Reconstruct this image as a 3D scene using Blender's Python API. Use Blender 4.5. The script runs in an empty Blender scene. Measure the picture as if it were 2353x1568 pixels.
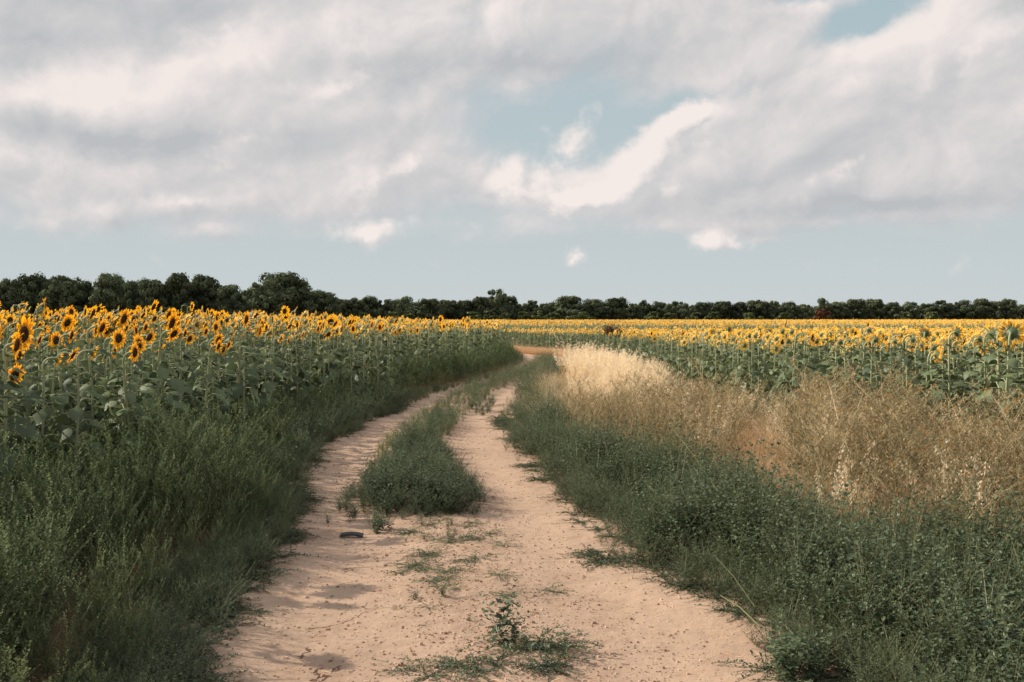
import bpy, math, random
import numpy as np

random.seed(11)
rng = np.random.default_rng(11)
R = math.radians
scene = bpy.context.scene
COL = scene.collection
U = rng.uniform

# ------------------------------------------------------------------ camera
CAM_H, F, PITCH = 1.75, 2287.5, math.atan((784 - 734) / 2287.5)
cam = bpy.data.cameras.new('camera'); co = bpy.data.objects.new('camera', cam); COL.objects.link(co)
cam.sensor_width = 36; cam.lens = 35.0; cam.clip_start = .1; cam.clip_end = 6000
co.location = (0, 0, CAM_H); co.rotation_euler = (R(90) - PITCH, 0, 0)
scene.camera = co
cp, sp = math.cos(PITCH), math.sin(PITCH)

def ray(x, y):
    a, b = (x - 1176.5) / F, -(y - 784) / F
    return np.array((a, cp + b * sp, -sp + b * cp))
def gp(x, y, z=0.):
    d = ray(x, y); t = (z - CAM_H) / d[2]
    return np.array((d[0] * t, d[1] * t, z))
def at(x, y, Y):
    d = ray(x, y); t = Y / d[1]
    return np.array((d[0] * t, Y, CAM_H + d[2] * t))

# ------------------------------------------------------------------ helpers
def sm(a, b, x):
    t = np.clip((np.asarray(x, float) - a) / (b - a), 0, 1)
    return t * t * (3 - 2 * t)
_tab = np.random.default_rng(5).random((256, 256))
def vnoise(x, y):
    x = np.asarray(x, float); y = np.asarray(y, float)
    xi = np.floor(x).astype(int); yi = np.floor(y).astype(int)
    fx = x - xi; fy = y - yi; fx = fx * fx * (3 - 2 * fx); fy = fy * fy * (3 - 2 * fy)
    g = lambda a, b: _tab[a & 255, b & 255]
    return (g(xi, yi) * (1 - fx) + g(xi + 1, yi) * fx) * (1 - fy) + (g(xi, yi + 1) * (1 - fx) + g(xi + 1, yi + 1) * fx) * fy
def fbm(x, y, o=4):
    s = 0; a = .5
    for i in range(o):
        s = s + a * vnoise(x * 2 ** i + 17 * i, y * 2 ** i + 31 * i); a *= .5
    return s
RD = np.array([-6, 0, 3, 4.8, 6.6, 8.6, 11, 13.5, 18.5, 24, 27.4, 31, 34.5, 39.6, 43, 47, 54, 70, 100, 160])
RL = np.array([-1.3, -1.35, -1.45, -1.55, -1.72, -1.86, -2.3, -2.6, -2.24, -1.75, -.95, -.35, .25, .5, .45, .1, -.9, -3.5, -8.5, -19])
RR = np.array([1.7, 1.65, 1.6, 1.42, 1.03, .56, .1, -.16, -.21, .1, .6, 1.1, 1.7, 2.45, 2.4, 1.8, .2, -2, -6.5, -17])
_ds = np.arange(-6, 160, .25)
def _smooth(v):
    a = np.interp(_ds, RD, v); k = np.ones(9) / 9
    return np.convolve(np.pad(a, 4, 'edge'), k, 'valid')
_L, _Rr = _smooth(RL), _smooth(RR)
def roadL(y): return np.interp(y, _ds, _L)
def roadR(y): return np.interp(y, _ds, _Rr)
def edgeL(y): return roadL(y) + .28 * (fbm(y * 1.1, y * 0 + 3.3) - .47) * 1.6
def edgeR(y): return roadR(y) + .30 * (fbm(y * 1.2, y * 0 + 9.1) - .47) * 1.6
def zt(x, y):
    x = np.asarray(x, float); y = np.asarray(y, float)
    z = .20 * sm(-3.0, -8, x) * (1 - sm(60, 140, y))
    z = z - .30 * sm(42, 72, y) * (1 - sm(90, 230, y)) * sm(-12, 0, x)
    return z
def fieldL(y):
    """right border of the left sunflower field"""
    w = np.interp(y, [4, 7, 9, 12, 18, 25, 38, 60], [1.75, 1.55, 1.15, 1.1, 1.2, .95, .9, 1.2])
    return roadL(y) - w
def fieldR(y):
    return np.interp(y, [4, 8, 10, 14, 21, 30, 40, 46, 48.5, 54, 70, 160], [5.0, 4.95, 4.75, 4.35, 3.95, 3.9, 3.95, 3.9, 3.0, .9, -1.2, -16])

# ------------------------------------------------------------------ materials
def new_mat(name):
    m = bpy.data.materials.new(name); m.use_nodes = True
    m.node_tree.nodes.clear()
    return m, m.node_tree
def N(t, typ, **kw):
    n = t.nodes.new(typ)
    for k, v in kw.items(): setattr(n, k, v)
    return n
def leafmat(name, dark, light, trans=.3, tcol=None, gloss=.05, rough=.5, rnd=.25, nscale=0):
    m, t = new_mat(name); L = t.links.new
    at_ = N(t, 'ShaderNodeAttribute', attribute_name='tone')
    mix = N(t, 'ShaderNodeMix', data_type='RGBA')
    mix.inputs[6].default_value = (*dark, 1); mix.inputs[7].default_value = (*light, 1)
    L(at_.outputs['Fac'], mix.inputs[0])
    oi = N(t, 'ShaderNodeObjectInfo')
    mr = N(t, 'ShaderNodeMapRange'); mr.inputs[3].default_value = 1 - rnd; mr.inputs[4].default_value = 1 + rnd
    L(oi.outputs['Random'], mr.inputs[0])
    hs = N(t, 'ShaderNodeHueSaturation'); L(mix.outputs[2], hs.inputs['Color']); L(mr.outputs[0], hs.inputs['Value'])
    d = N(t, 'ShaderNodeBsdfDiffuse'); L(hs.outputs[0], d.inputs[0])
    out = N(t, 'ShaderNodeOutputMaterial'); last = d
    if trans > 0:
        tr = N(t, 'ShaderNodeBsdfTranslucent')
        if tcol: tr.inputs[0].default_value = (*tcol, 1)
        else: L(hs.outputs[0], tr.inputs[0])
        ms = N(t, 'ShaderNodeMixShader'); ms.inputs[0].default_value = trans
        L(last.outputs[0], ms.inputs[1]); L(tr.outputs[0], ms.inputs[2]); last = ms
    if gloss > 0:
        g = N(t, 'ShaderNodeBsdfGlossy'); g.inputs['Roughness'].default_value = rough
        g.inputs[0].default_value = (.9, .95, 1, 1)
        ms = N(t, 'ShaderNodeMixShader'); ms.inputs[0].default_value = gloss
        L(last.outputs[0], ms.inputs[1]); L(g.outputs[0], ms.inputs[2]); last = ms
    L(last.outputs[0], out.inputs[0])
    return m

M = {}
M['sf_leaf'] = leafmat('sunflower_leaf', (.040, .070, .033), (.175, .220, .112), .26, gloss=.03, rough=.6)
M['sf_stem'] = leafmat('sunflower_stem', (.150, .185, .090), (.400, .430, .250), .0, gloss=.03)
M['sf_back'] = leafmat('sunflower_back', (.060, .090, .038), (.160, .205, .095), .15, gloss=.03)
M['petal'] = leafmat('sunflower_petal', (.84, .40, .014), (.96, .61, .045), .42, tcol=(.98, .45, .010), gloss=.02, rnd=.08)
M['disc'] = leafmat('sunflower_disc', (.020, .009, .005), (.110, .045, .014), .0, gloss=.02, rnd=.3)
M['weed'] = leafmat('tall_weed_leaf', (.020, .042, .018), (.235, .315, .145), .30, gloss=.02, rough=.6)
M['weed_stem'] = leafmat('weed_stem', (.10, .11, .05), (.22, .22, .11), 0, gloss=.02)
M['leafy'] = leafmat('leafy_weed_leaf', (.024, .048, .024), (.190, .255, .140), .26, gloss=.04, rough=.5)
M['sage'] = leafmat('sage_leaf', (.15, .18, .11), (.46, .49, .34), .3, gloss=.02)
M['seed_spike'] = leafmat('seed_spike', (.075, .110, .045), (.290, .345, .170), .3, gloss=0)
M['olive'] = leafmat('olive_leaf', (.060, .080, .030), (.300, .310, .130), .3, gloss=.02)
M['mat'] = leafmat('creeper_leaf', (.036, .058, .030), (.115, .150, .075), .2, gloss=.04)
M['green_grass'] = leafmat('green_grass', (.06, .085, .03), (.20, .23, .09), .3, gloss=.04)
M['straw'] = leafmat('straw', (.50, .35, .19), (.92, .73, .46), .45, gloss=.03)
M['rust_grass'] = leafmat('rust_grass', (.58, .32, .16), (.92, .62, .37), .4, gloss=.02)
M['oat'] = leafmat('oat_spikelet', (.68, .56, .38), (.95, .87, .70), .42, gloss=.04)
M['thistle'] = leafmat('thistle_twig', (.235, .220, .115), (.90, .74, .46), .42, gloss=.02)
M['thistle_head'] = leafmat('thistle_head', (.22, .10, .03), (.42, .26, .10), .1, gloss=.0)
M['orange'] = leafmat('orange_flower', (.80, .30, .01), (.92, .45, .03), .3, gloss=0)
M['tree'] = leafmat('tree_leaf', (.032, .047, .031), (.190, .225, .128), .2, gloss=0, rnd=.3)
M['shrub'] = leafmat('shrub_leaf', (.035, .052, .016), (.125, .150, .050), .2, gloss=.02, rnd=.3)
M['bark'] = leafmat('bark', (.05, .04, .03), (.10, .085, .065), 0, gloss=0)
M['brown_leaf'] = leafmat('brown_leaf', (.10, .040, .022), (.26, .125, .075), .15, gloss=0)
M['dead_twig'] = leafmat('dead_twig', (.09, .045, .028), (.22, .13, .085), 0, gloss=0)
M['yellow_leaf'] = leafmat('yellow_leaf', (.45, .36, .06), (.65, .55, .16), .3, gloss=.04)
M['stone'] = leafmat('pebble', (.30, .185, .13), (.68, .52, .42), 0, gloss=.0)
M['rubber'] = leafmat('tyre_rubber', (.012, .012, .014), (.045, .045, .05), 0, gloss=.06, rough=.4)

def dirt_mat(name, road):
    m, t = new_mat(name); L = t.links.new
    tc = N(t, 'ShaderNodeTexCoord')
    def noise(s, d=6, r=.6):
        n = N(t, 'ShaderNodeTexNoise'); n.inputs['Scale'].default_value = s; n.inputs['Detail'].default_value = d; n.inputs['Roughness'].default_value = r
        L(tc.outputs['Object'], n.inputs['Vector']); return n
    def ramp(src, stops):
        r = N(t, 'ShaderNodeValToRGB'); e = r.color_ramp.elements
        while len(e) < len(stops): e.new(.5)
        for k, (p, c) in enumerate(stops): e[k].position = p; e[k].color = (*c, 1) if len(c) == 3 else c
        L(src, r.inputs[0]); return r
    def mixc(a, b, fac, mode='MIX'):
        x = N(t, 'ShaderNodeMix', data_type='RGBA', blend_type=mode)
        if isinstance(fac, float): x.inputs[0].default_value = fac
        else: L(fac, x.inputs[0])
        L(a, x.inputs[6])
        if isinstance(b, tuple): x.inputs[7].default_value = (*b, 1)
        else: L(b, x.inputs[7])
        return x.outputs[2]
    n1, n2, n3 = noise(.9), noise(9, 6), noise(60, 8, .7)
    if road:
        c = ramp(n1.outputs['Fac'], [(.3, (.425, .310, .235)), (.5, (.500, .372, .284)), (.7, (.530, .392, .296))]).outputs[0]
    else:
        c0 = ramp(n1.outputs['Fac'], [(.3, (.13, .090, .055)), (.7, (.23, .155, .095))]).outputs[0]
        c1 = ramp(n1.outputs['Fac'], [(.3, (.43, .295, .215)), (.7, (.55, .38, .28))]).outputs[0]
        da = N(t, 'ShaderNodeAttribute', attribute_name='dirt'); c = mixc(c0, c1, da.outputs['Fac'])
    sp_ = ramp(n2.outputs['Fac'], [(.25, (.72, .70, .69)), (.5, (1, 1, 1)), (.75, (1.0, .98, .96))]).outputs[0]
    c = mixc(c, sp_, .55, 'MULTIPLY')
    sp2 = ramp(n3.outputs['Fac'], [(.3, (.62, .58, .55)), (.5, (1, 1, 1)), (.72, (1, 1, 1))]).outputs[0]
    c = mixc(c, sp2, .45, 'MULTIPLY')
    h = N(t, 'ShaderNodeMath', operation='MULTIPLY_ADD'); L(n3.outputs['Fac'], h.inputs[0]); h.inputs[1].default_value = .35; L(n2.outputs['Fac'], h.inputs[2])
    hgt = h.outputs[0]
    if road:
        st_ = ramp(noise(2.6, 5, .65).outputs['Fac'], [(.30, (.84, .80, .78)), (.48, (1, 1, 1)), (.68, (1.0, 1.0, 1.0)), (.8, (.90, .86, .82))]).outputs[0]
        c = mixc(c, st_, .9, 'MULTIPLY')
        # speckles of grit
        v = N(t, 'ShaderNodeTexVoronoi'); v.inputs['Scale'].default_value = 55; L(tc.outputs['Object'], v.inputs['Vector'])
        grit = ramp(v.outputs['Color'], [(.0, (1, 1, 1)), (.86, (1, 1, 1)), (.9, (.88, .83, .79)), (1, (.80, .72, .66))]).outputs[0]
        gm = ramp(v.outputs['Distance'], [(.28, (1, 1, 1)), (.4, (0, 0, 0))]).outputs[0]
        c = mixc(c, mixc(c, grit, 1.0, 'MULTIPLY'), gm)
        # drying cracks along the left wheel track
        w = N(t, 'ShaderNodeTexVoronoi', feature='DISTANCE_TO_EDGE'); w.inputs['Scale'].default_value = 1.5
        wn = noise(3.0, 4)
        va = N(t, 'ShaderNodeVectorMath', operation='MULTIPLY_ADD'); L(wn.outputs['Color'], va.inputs[0]); va.inputs[1].default_value = (.35, .35, .35); L(tc.outputs['Object'], va.inputs[2])
        L(va.outputs[0], w.inputs['Vector'])
        ck = ramp(w.outputs['Distance'], [(.0, (1, 1, 1)), (.005, (1, 1, 1)), (.011, (0, 0, 0))]).outputs[0]
        ca = N(t, 'ShaderNodeAttribute', attribute_name='crack')
        cm = N(t, 'ShaderNodeMath', operation='MULTIPLY'); L(ck, cm.inputs[0]); L(ca.outputs['Fac'], cm.inputs[1])
        ga = ramp(noise(1.7, 3).outputs['Fac'], [(.52, (0, 0, 0)), (.57, (1, 1, 1))]).outputs[0]
        cm2 = N(t, 'ShaderNodeMath', operation='MULTIPLY'); L(cm.outputs[0], cm2.inputs[0]); L(ga, cm2.inputs[1])
        c = mixc(c, (.17, .105, .075), cm2.outputs[0])
        hh = N(t, 'ShaderNodeMath', operation='MULTIPLY_ADD'); L(cm2.outputs[0], hh.inputs[0]); hh.inputs[1].default_value = -1.0; L(hgt, hh.inputs[2]); hgt = hh.outputs[0]
    b = N(t, 'ShaderNodeBump'); b.inputs['Strength'].default_value = .9; b.inputs['Distance'].default_value = .015 if road else .05; L(hgt, b.inputs['Height'])
    d = N(t, 'ShaderNodeBsdfDiffuse'); d.inputs['Roughness'].default_value = .6; L(c, d.inputs[0]); L(b.outputs[0], d.inputs['Normal'])
    o = N(t, 'ShaderNodeOutputMaterial'); L(d.outputs[0], o.inputs[0])
    return m
M['road'] = dirt_mat('dirt_road', True)
M['soil'] = dirt_mat('soil', False)

# ------------------------------------------------------------------ mesh building (quads only)
def make_mesh(name, V, Fq, mats, mi=None, tone=None, smooth=False, extra=None):
    me = bpy.data.meshes.new(name)
    V = np.ascontiguousarray(V, np.float32); Fq = np.ascontiguousarray(Fq, np.int32)
    me.vertices.add(len(V)); me.vertices.foreach_set('co', V.ravel())
    me.loops.add(Fq.size); me.loops.foreach_set('vertex_index', Fq.ravel())
    me.polygons.add(len(Fq)); me.polygons.foreach_set('loop_start', np.arange(0, Fq.size, 4, dtype=np.int32))
    for m in mats: me.materials.append(m)
    if mi is not None: me.polygons.foreach_set('material_index', np.ascontiguousarray(mi, np.int32))
    me.polygons.foreach_set('use_smooth', np.full(len(Fq), smooth, bool))
    if tone is not None:
        a = me.attributes.new('tone', 'FLOAT', 'POINT'); a.data.foreach_set('value', np.ascontiguousarray(np.clip(tone, 0, 1), np.float32))
    for k, v in (extra or {}).items():
        a = me.attributes.new(k, 'FLOAT', 'POINT'); a.data.foreach_set('value', np.ascontiguousarray(v, np.float32))
    me.update(calc_edges=True)
    return me
def tag(o, label=None, cat=None, group=None, kind=None):
    if label: o['label'] = label
    if cat: o['category'] = cat
    if group: o['group'] = group
    if kind: o['kind'] = kind
    return o
def link(name, me, parent=None):
    o = bpy.data.objects.new(name, me); COL.objects.link(o)
    if parent: o.parent = parent
    return o
def empty(name, loc=(0, 0, 0), rz=0):
    o = bpy.data.objects.new(name, None); COL.objects.link(o); o.location = loc; o.rotation_euler = (0, 0, rz); o.empty_display_size = .1
    return o

def nrm(v):
    v = np.asarray(v, float); return v / (np.linalg.norm(v) + 1e-9)
class Arch:
    def __init__(s): s.V = []; s.Q = []; s.mi = []; s.T = []; s.mats = []
    def mid(s, k):
        if k not in s.mats: s.mats.append(k)
        return s.mats.index(k)
    def quad(s, a, b, c, d, m, t=.5):
        i = len(s.V); s.V += [a, b, c, d]; s.Q.append((i, i + 1, i + 2, i + 3)); s.mi.append(s.mid(m)); s.T += [t] * 4 if np.isscalar(t) else list(t)
    def leaf(s, p, d, up, L, W, m, t=.5, fold=.15):
        d = nrm(d); side = np.cross(d, up); side = nrm(side); n = np.cross(side, d)
        p = np.asarray(p, float); mid = p + d * L * .45
        s.quad(p, mid + side * W / 2 + n * fold * W, p + d * L, mid - side * W / 2 + n * fold * W, m, t)
    def tube(s, pts, rad, n, m, t=.5):
        pts = [np.asarray(p, float) for p in pts]; k = len(pts); base = len(s.V)
        for i, p in enumerate(pts):
            T = nrm(pts[min(i + 1, k - 1)] - pts[max(i - 1, 0)])
            a = nrm(np.cross(T, (0.31, .95, .02) if abs(T[1]) < .9 else (1, 0, 0))); b = np.cross(T, a)
            r = rad[i] if not np.isscalar(rad) else rad
            tt = t[i] if not np.isscalar(t) else t
            for j in range(n):
                q = 2 * math.pi * j / n; s.V.append(p + r * (a * math.cos(q) + b * math.sin(q))); s.T.append(tt)
        for i in range(k - 1):
            for j in range(n):
                s.Q.append((base + i * n + j, base + i * n + (j + 1) % n, base + (i + 1) * n + (j + 1) % n, base + (i + 1) * n + j)); s.mi.append(s.mid(m))
    def ribbon(s, pts, wid, side, m, t=.5):
        base = len(s.V); side = np.asarray(side, float)
        for i, p in enumerate(pts):
            p = np.asarray(p, float)
            tt = t[i] if not np.isscalar(t) else t
            s.V += [p - side * wid[i] / 2, p + side * wid[i] / 2]; s.T += [tt, tt]
        for i in range(len(pts) - 1):
            s.Q.append((base + 2 * i, base + 2 * i + 1, base + 2 * i + 3, base + 2 * i + 2)); s.mi.append(s.mid(m))
    def grid(s, P, m, t=.5):
        """P: rows x cols x 3"""
        P = np.asarray(P); r, c = P.shape[:2]; b = len(s.V)
        s.V += list(P.reshape(-1, 3)); s.T += [t] * (r * c) if np.isscalar(t) else list(np.asarray(t).ravel())
        for i in range(r - 1):
            for j in range(c - 1):
                s.Q.append((b + i * c + j, b + i * c + j + 1, b + (i + 1) * c + j + 1, b + (i + 1) * c + j)); s.mi.append(s.mid(m))
    def fin(s):
        s.V = np.array(s.V, float).reshape(-1, 3); s.Q = np.array(s.Q, int).reshape(-1, 4); s.mi = np.array(s.mi, int); s.T = np.array(s.T, float); return s
    def mesh(s, name, smooth=False):
        s.fin(); return make_mesh(name, s.V, s.Q, [M[k] for k in s.mats], s.mi, s.T, smooth)

def scatter(name, items, label=None, smooth=False):
    """items: (arch, pos[n,3], yaw[n], scale[n] or scale[n,3], tone[n], tilt[n,2]) -> one object of kind stuff"""
    mats = []; Vs = []; Qs = []; Ms = []; Ts = []; off = 0
    for it in items:
        a, pos, yaw, sc, tone = it[:5]; tilt = it[5] if len(it) > 5 else None
        n = len(pos)
        if n == 0: continue
        sc = np.asarray(sc, float); sc = sc[:, None] * np.ones(3) if sc.ndim == 1 else sc
        v = a.V[None] * sc[:, None, :]
        c, s_ = np.cos(yaw)[:, None], np.sin(yaw)[:, None]
        x = v[..., 0] * c - v[..., 1] * s_; y = v[..., 0] * s_ + v[..., 1] * c; z = v[..., 2]
        if tilt is not None: x = x + z * tilt[:, 0:1]; y = y + z * tilt[:, 1:2]
        P = np.stack([x, y, z], -1) + pos[:, None, :]
        Vs.append(P.reshape(-1, 3)); k = len(a.V)
        Qs.append((a.Q[None] + (np.arange(n) * k)[:, None, None]).reshape(-1, 4) + off); off += n * k
        mp = []
        for q in a.mats:
            if q not in mats: mats.append(q)
            mp.append(mats.index(q))
        Ms.append(np.tile(np.array(mp)[a.mi], n)); Ts.append((a.T[None] + tone[:, None]).ravel())
    me = make_mesh(name, np.concatenate(Vs), np.concatenate(Qs), [M[k] for k in mats], np.concatenate(Ms), np.concatenate(Ts), smooth)
    o = link(name, me); tag(o, label, kind='stuff')
    print(name, 'quads', len(me.polygons))
    return o

# ------------------------------------------------------------------ ground and road
def axis(parts):
    out = []
    for a, b, st in parts: out += list(np.arange(a, b - 1e-6, st))
    return np.array(out + [parts[-1][1]])
gx = axis([(-4000, -400, 300), (-400, -60, 20), (-60, -12, 3), (-12, -5, .35), (-5, 7, .12), (7, 14, .35), (14, 60, 3), (60, 400, 20), (400, 4000, 300)])
gy = axis([(-300, -20, 20), (-20, 0, 1), (0, 16, .12), (16, 50, .3), (50, 110, 1.5), (110, 420, 10), (420, 5000, 200)])
X, Y = np.meshgrid(gx, gy)
inroad = sm(-.40, -.05, np.minimum(X - roadL(Y), roadR(Y) - X))
Z = zt(X, Y) + .07 * (fbm(X * 1.3, Y * 1.3) - .5) * (np.abs(X) < 40) + .03 - .12 * inroad
idx = np.arange(X.size).reshape(X.shape)
Q = np.stack([idx[:-1, :-1], idx[:-1, 1:], idx[1:, 1:], idx[1:, :-1]], -1).reshape(-1, 4)
g = link('ground', make_mesh('ground', np.stack([X, Y, Z], -1).reshape(-1, 3), Q, [M['soil']], smooth=True, extra={'dirt': (1 - sm(.15, .8, np.maximum(roadL(Y) - X, X - roadR(Y)))).ravel()})); tag(g, kind='structure')
# road: a strip of two worn wheel tracks with a slightly higher middle
ry = axis([(-3, 3, .15), (3, 13, .028), (13, 30, .08), (30, 60, .3), (60, 120, 1.5)])
rt = np.linspace(-.26, 1.26, 136)
TT, YY = np.meshgrid(rt, ry)
l, r = edgeL(YY), edgeR(YY)
l = roadL(YY); r = roadR(YY)
XX = l + (r - l) * TT
def road_z(x, y, t):
    z = zt(x, y) + .02 - .03 * np.exp(-((t - .2) / .14) ** 2) - .03 * np.exp(-((t - .8) / .16) ** 2) + .015 * np.exp(-((t - .5) / .16) ** 2)
    worn = np.exp(-((t - .2) / .13) ** 2) + np.exp(-((t - .8) / .14) ** 2)
    z = z + .030 * (fbm(x * 2.2, y * 1.4, 3) - .45) + .013 * (1 - .7 * worn) * (fbm(x * 9, y * 9, 3) - .45)
    mid = np.exp(-((t - .5) / .22) ** 2)
    z = z + (.010 + .018 * mid) * (1 - .75 * worn) * (fbm(x * 26, y * 26, 2) - .37) * (y < 25)
    return z - .10 * (1 - sm(-.26, -.10, t)) - .10 * sm(1.10, 1.26, t)
ZZ = road_z(XX, YY, TT)
idx = np.arange(XX.size).reshape(XX.shape)
Q = np.stack([idx[:-1, :-1], idx[:-1, 1:], idx[1:, 1:], idx[1:, :-1]], -1).reshape(-1, 4)
crack = ((1 - sm(.20, .36, TT)) * (YY < 14)).ravel()
rd = link('dirt_road', make_mesh('dirt_road', np.stack([XX, YY, ZZ], -1).reshape(-1, 3), Q, [M['road']], smooth=True, extra={'crack': crack})); tag(rd, kind='structure')
def ground_z(x, y):
    x = np.asarray(x, float); y = np.asarray(y, float)
    l, r = roadL(y), roadR(y); t = (x - l) / (r - l)
    on = (t > -.10) & (t < 1.10)
    return np.where(on, road_z(x, y, t), zt(x, y) + .015)

# ------------------------------------------------------------------ sunflowers
def sf_leaf(a, p, d, L, W, droop, t, st=5, m='sf_leaf'):
    """broad heart-shaped blade hung from a petiole end"""
    d = nrm(d); side = nrm(np.cross(d, (0, 0, 1))); prof = {5: [.42, 1, .86, .5, .03], 3: [.5, 1, .05]}[st]
    rows = []; tone = []
    p = np.asarray(p, float).copy(); ang = math.asin(max(-1, min(1, d[2]))); hd = nrm((d[0], d[1], 0)); wave = U(-.25, .25)
    for i in range(st):
        f = i / (st - 1)
        n = np.cross(side, hd * math.cos(ang) + np.array((0, 0, math.sin(ang))))
        w = W * prof[i] / 2
        e = -.25 * w + wave * w * math.sin(f * 5)
        rows.append([p - side * w + n * (-e if i % 2 else e) - n * .15 * w, p + n * .0, p + side * w + n * e - n * .15 * w]); tone.append([t + .05, t + .12, t - .05])
        p = p + (hd * math.cos(ang) + np.array((0, 0, math.sin(ang)))) * L / (st - 1); ang -= droop / (st - 1)
    a.grid(rows, m, np.array(tone))

def sf_parts(seed, h=1.5, nod=105, hs=1.0, petals='open', lod=0):
    """archetypes of one sunflower: stem, foliage, head, petals, disc. It faces +X."""
    global U
    rs = np.random.default_rng(seed); old = U; U = rs.uniform
    stem, fol, head, pet, disc = Arch(), Arch(), Arch(), Arch(), Arch()
    lx, ly = U(-.06, .06), U(-.06, .06)
    k = 7 if lod == 0 else 3
    pts = [np.array((lx * f ** 1.6 + .008 * math.sin(f * 9 + seed), ly * f ** 1.6 + .008 * math.cos(f * 7 + seed), h * f)) for f in np.linspace(0, 1, k)]
    rad = list(np.linspace(.0145, .010, k)); r0 = U(.045, .085); A = R(nod); top = pts[-1].copy()
    for q in np.linspace(0, A, 6 if lod == 0 else 3)[1:]:
        pts.append(top + r0 * np.array((1 - math.cos(q), 0, math.sin(q)))); rad.append(.0095)
    stem.tube(pts, rad, 6 if lod == 0 else 4 if lod == 1 else 3, 'sf_stem', list(np.linspace(.35, .9, len(pts))))
    c = pts[-1]; n = np.array((math.sin(A), 0, math.cos(A))); e1 = np.array((-math.cos(A), 0, math.sin(A))); e2 = np.cross(n, e1)
    hr = .060 * hs
    S = {0: 16, 1: 10, 2: 6, 3: 4}[lod]
    ring = lambda r, z: [c + n * z + r * (e1 * math.cos(2 * math.pi * j / S) + e2 * math.sin(2 * math.pi * j / S)) for j in range(S + 1)]
    head.grid([ring(.010, -.012), ring(hr * .62, .004), ring(hr, .022)], 'sf_back', .45) if lod < 2 else head.grid([ring(.010, 0), ring(hr, .018)], 'sf_back', .45)
    nb = {0: 22, 1: 9, 2: 0, 3: 0}[lod]
    for j in range(nb):
        q = 2 * math.pi * (j + U(-.2, .2)) / nb; rdv = e1 * math.cos(q) + e2 * math.sin(q)
        head.leaf(c + n * U(.0, .018) + rdv * hr * .85, rdv + n * U(-.5, .5), n, U(.035, .06) * hs, .022 * hs, 'sf_back', U(.3, .8))
    # seed disc
    if petals != 'bud':
        if lod < 2: disc.grid([ring(hr * .98, .023), ring(hr * .8, .034), ring(hr * .5, .036), ring(hr * .15, .030)], 'disc', np.repeat([[.75], [.55], [.2], [.05]], S + 1, 1))
        else: disc.grid([ring(hr * .98, .023), ring(hr * .1, .033)], 'disc', np.repeat([[.5], [.1]], S + 1, 1))
    # ray petals
    npet = {0: 22, 1: 12, 2: 7, 3: 5}[lod] if petals == 'open' else {0: 13, 1: 7, 2: 4, 3: 3}[lod] if petals == 'thin' else 0
    wide = {0: .026, 1: .042, 2: .075, 3: .12}[lod] * hs
    for layer in range(2 if lod == 0 else 1):
        for j in range(npet if layer == 0 else npet // 2):
            q = 2 * math.pi * (j + U(-.28, .28) + layer * .5) / (npet if layer == 0 else npet // 2)
            rdv = e1 * math.cos(q) + e2 * math.sin(q); sd = np.cross(n, rdv)
            L = U(.055, .078) * hs; lift = U(-.15, .35) if petals == 'open' else U(.1, .9); tw = U(-.3, .3)
            p0 = c + n * (.022 + .003 * layer) + rdv * hr * .94; t = U(.1, .9)
            if lod == 0:
                d = nrm(rdv + n * lift); d2 = nrm(rdv + n * (lift + U(-.5, .5))); sd2 = nrm(sd + n * tw)
                p1 = p0 + d * L * .5; p2 = p1 + d2 * L * .5
                pet.ribbon([p0, p0 + d * L * .25, p1, p1 + d2 * L * .3, p2], [wide * .55, wide * .9, wide, wide * .75, wide * .1], sd2, 'petal', [t - .25, t - .1, t, t, t + .1])
            else:
                d = nrm(rdv + n * lift * .6)
                pet.ribbon([p0, p0 + d * L * .55, p0 + d * L], [wide * .8, wide, wide * .25], sd, 'petal', t)
    # leaves
    nl = {0: 23, 1: 14, 2: 8, 3: 3}[lod]
    for j in range(nl):
        f = (j + .5) / nl; z = h * ((.16 + .80 * f) if lod < 2 else (.45 + .5 * f) if lod == 2 else (.7 + .28 * f))
        az = j * 2.399 + U(-.4, .4); o = np.array((math.cos(az), math.sin(az), 0))
        b = np.array((lx * (z / h) ** 1.6, ly * (z / h) ** 1.6, z)); size = (1 - .75 * abs(f - .42) ** 1.2) if f < .42 else (1 - .95 * (f - .42))
        pl = U(.09, .17) * size; up = U(.5, 1.1) if f > .3 else U(.1, .7)
        m1 = b + o * pl * .6 + np.array((0, 0, up * pl * .65)); e = b + o * pl * 1.15 + np.array((0, 0, up * pl * .62))
        if lod < 2: fol.tube([b, m1, e], [.0055, .004, .0035], 4 if lod == 0 else 3, 'sf_stem', U(.5, 1))
        el = U(-.8, .15) if f > .4 else U(-1.4, -.6)
        L = U(.17, .26) * size; d = o * math.cos(el) + np.array((0, 0, math.sin(el)))
        if lod < 2: sf_leaf(fol, e - np.array((0, 0, .0)), d, L, L * U(.72, .95), U(.3, 1.3), U(.1, .8), 5 if lod == 0 else 3)
        else: fol.leaf(e, d, (0, 0, 1), L * (1.15 if lod == 2 else 1.5), L * (1.0 if lod == 2 else 1.4), 'sf_leaf', U(.15, .8))
    if lod == 0:
        for j in range(4):
            az = j * 1.6 + U(-.5, .5); o = np.array((math.cos(az), math.sin(az), 0)); el = U(-.2, .7)
            sf_leaf(fol, top + np.array((0, 0, -.02 - .02 * j)), o * math.cos(el) + np.array((0, 0, math.sin(el))), U(.07, .11), U(.03, .05), U(.2, .9), U(.3, .8), 3)
    U = old
    return stem, fol, head, pet, disc

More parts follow.
